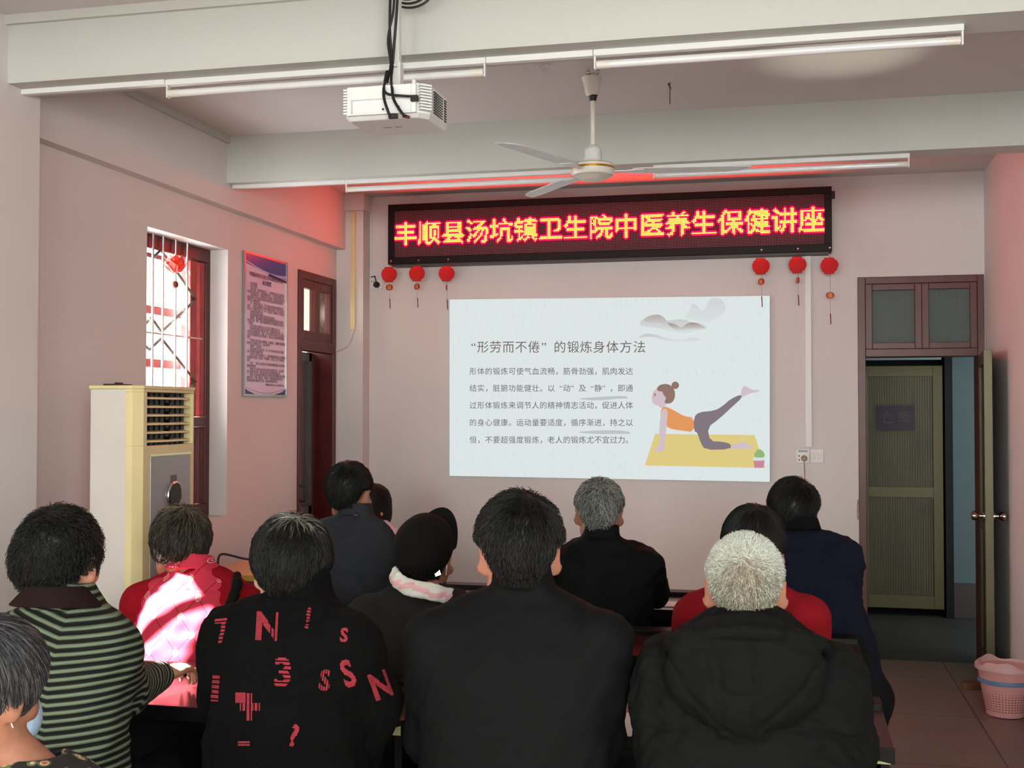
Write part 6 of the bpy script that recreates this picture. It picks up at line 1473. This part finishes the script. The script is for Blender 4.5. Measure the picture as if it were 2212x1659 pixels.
# ---- presenter in pink behind the desk, facing the room
YPR = 6.46
cxp_ = AY(795, 1150, YPR).x
person('person in a pink top with black bobbed hair, half hidden behind the grey-blue jacket', YPR,
       [(1108, 775, 822), (1116, 757, 836), (1128, 742, 846), (1146, 735, 854), (1180, 732, 858), (1250, 732, 858), (1330, 734, 856)],
       dict(x=798, top=1046, s=.98, ht=.02, yaw=-2.3, pitch=.15, flare=.3, dy=-.05), [((752, 1165, YPR), (748, 1222, YPR - .08), (760, 1226, 6.12), dict(d=(.2, -1, 0), curl=.5)), ((840, 1165, YPR), (846, 1222, YPR - .08), (815, 1226, 6.12), dict(d=(-.2, -1, 0), curl=.5))],
       cloth_mat('pale pink cotton', (0.86, 0.74, 0.78), .85), SK2, dict(m=H_black, t=(.018, .020, .022), nape=-.120, side=-.105, N=2200, L=(.06, .09), lift=.004, seed=23, tone=mix(0, .3), down=1.4, taper=0, puff=[((.045, -.03, -.05), (.045, .06, .07)), ((-.045, -.03, -.05), (.045, .06, .07))]), wseed=22, wr=.002, lean=-.03,
       legs=[[(cxp_ + sx * .09, YPR - .02, .548), (cxp_ + sx * .11, YPR - .42, .52), (cxp_ + sx * .11, YPR - .44, .10)] for sx in (-1, 1)])
# ---- masked person in the near corner
fl = bpy.data.materials.new('floral blouse'); fl.use_nodes = True; nt = fl.node_tree; bs = nt.nodes['Principled BSDF']; bs.inputs['Roughness'].default_value = .85
tc = nd(nt, 'ShaderNodeTexCoord'); vo = nd(nt, 'ShaderNodeTexVoronoi'); vo.inputs['Scale'].default_value = 34; nt.links.new(tc.outputs['Object'], vo.inputs['Vector'])
rp = nd(nt, 'ShaderNodeValToRGB'); rp.color_ramp.interpolation = 'CONSTANT'; e = rp.color_ramp.elements; e[0].position = 0; e[0].color = (*lin((0.62, 0.30, 0.20)), 1); e[1].position = .18; e[1].color = (*lin((0.75, 0.62, 0.50)), 1)
for p_, c_ in ((.26, (0.30, 0.36, 0.22)), (.38, (0.04, 0.04, 0.045))): x_ = e.new(p_); x_.color = (*lin(c_), 1)
nt.links.new(vo.outputs['Distance'], rp.inputs[0]); nt.links.new(rp.outputs[0], bs.inputs['Base Color'])
YM = 1.86
mk = person('person with slate grey hair, blue face mask and floral blouse', YM,
       [(1632, -25, 88), (1650, -60, 130), (1675, -130, 190), (1705, -185, 240), (1750, -215, 265), (1830, -225, 270), (1950, -230, 272), (2100, -230, 270)],
       dict(x=4, top=1332, s=.98, ht=.016, yaw=.92, pitch=.22, roll=.02, flare=.35, dy=.05), [((-170, 1800, YM), (-190, 1960, YM + .08), 'lap'), ((215, 1800, YM), (235, 1960, YM + .08), 'lap')],
       fl, SK3, dict(m=H_slate, t=(.018, .018, .018), nape=-.070, side=-.040, N=5200, L=(.05, .08), lift=.005, fuzz=.004, seed=25, tone=mix(0, .8), down=.7, taper=.01, jit=.14), wseed=24, wr=.003, garment='blouse')
O, Rm, s = mk[2], mk[3], .98
P = lambda x, y, z: O + Rm @ (np.array([x, y, z]) * s)
G = Field(O - .2, O + .2, .004)
G.ell(P(0, .052, -.058), (.062, .066, .058), Rm, .01)
G.ell(P(0, .088, -.045), (.026, .03, .036), Rm, .03)
G.ell(P(0, .046, -.058), (.058, .060, .064), Rm, .004, 'cut')
def mcut(X, Y, Z):
    x, y, z = X - O[0], Y - O[1], Z - O[2]; ly = Rm[0, 1] * x + Rm[1, 1] * y + Rm[2, 1] * z; return ly - .042
G.put(G.lo, G.lo + G.h * G.n, mcut, .002, 'cut')
mkm = mat('pale blue mask', (0.62, 0.72, 0.82), .8, bump=.2, bscale=90); G.mesh('face_mask', mkm, mk[0])
q = MB()
for sx in (-1, 1): q.tube([tuple(P(sx * .060, .046, -.032)), tuple(P(sx * .076, .016, -.012)), tuple(P(sx * .085, -.012, -.004)), tuple(P(sx * .082, -.008, -.034)), tuple(P(sx * .074, .012, -.056)), tuple(P(sx * .060, .044, -.085))], .0013, 6)
q.build('mask_loop', M['paper'], mk[0])
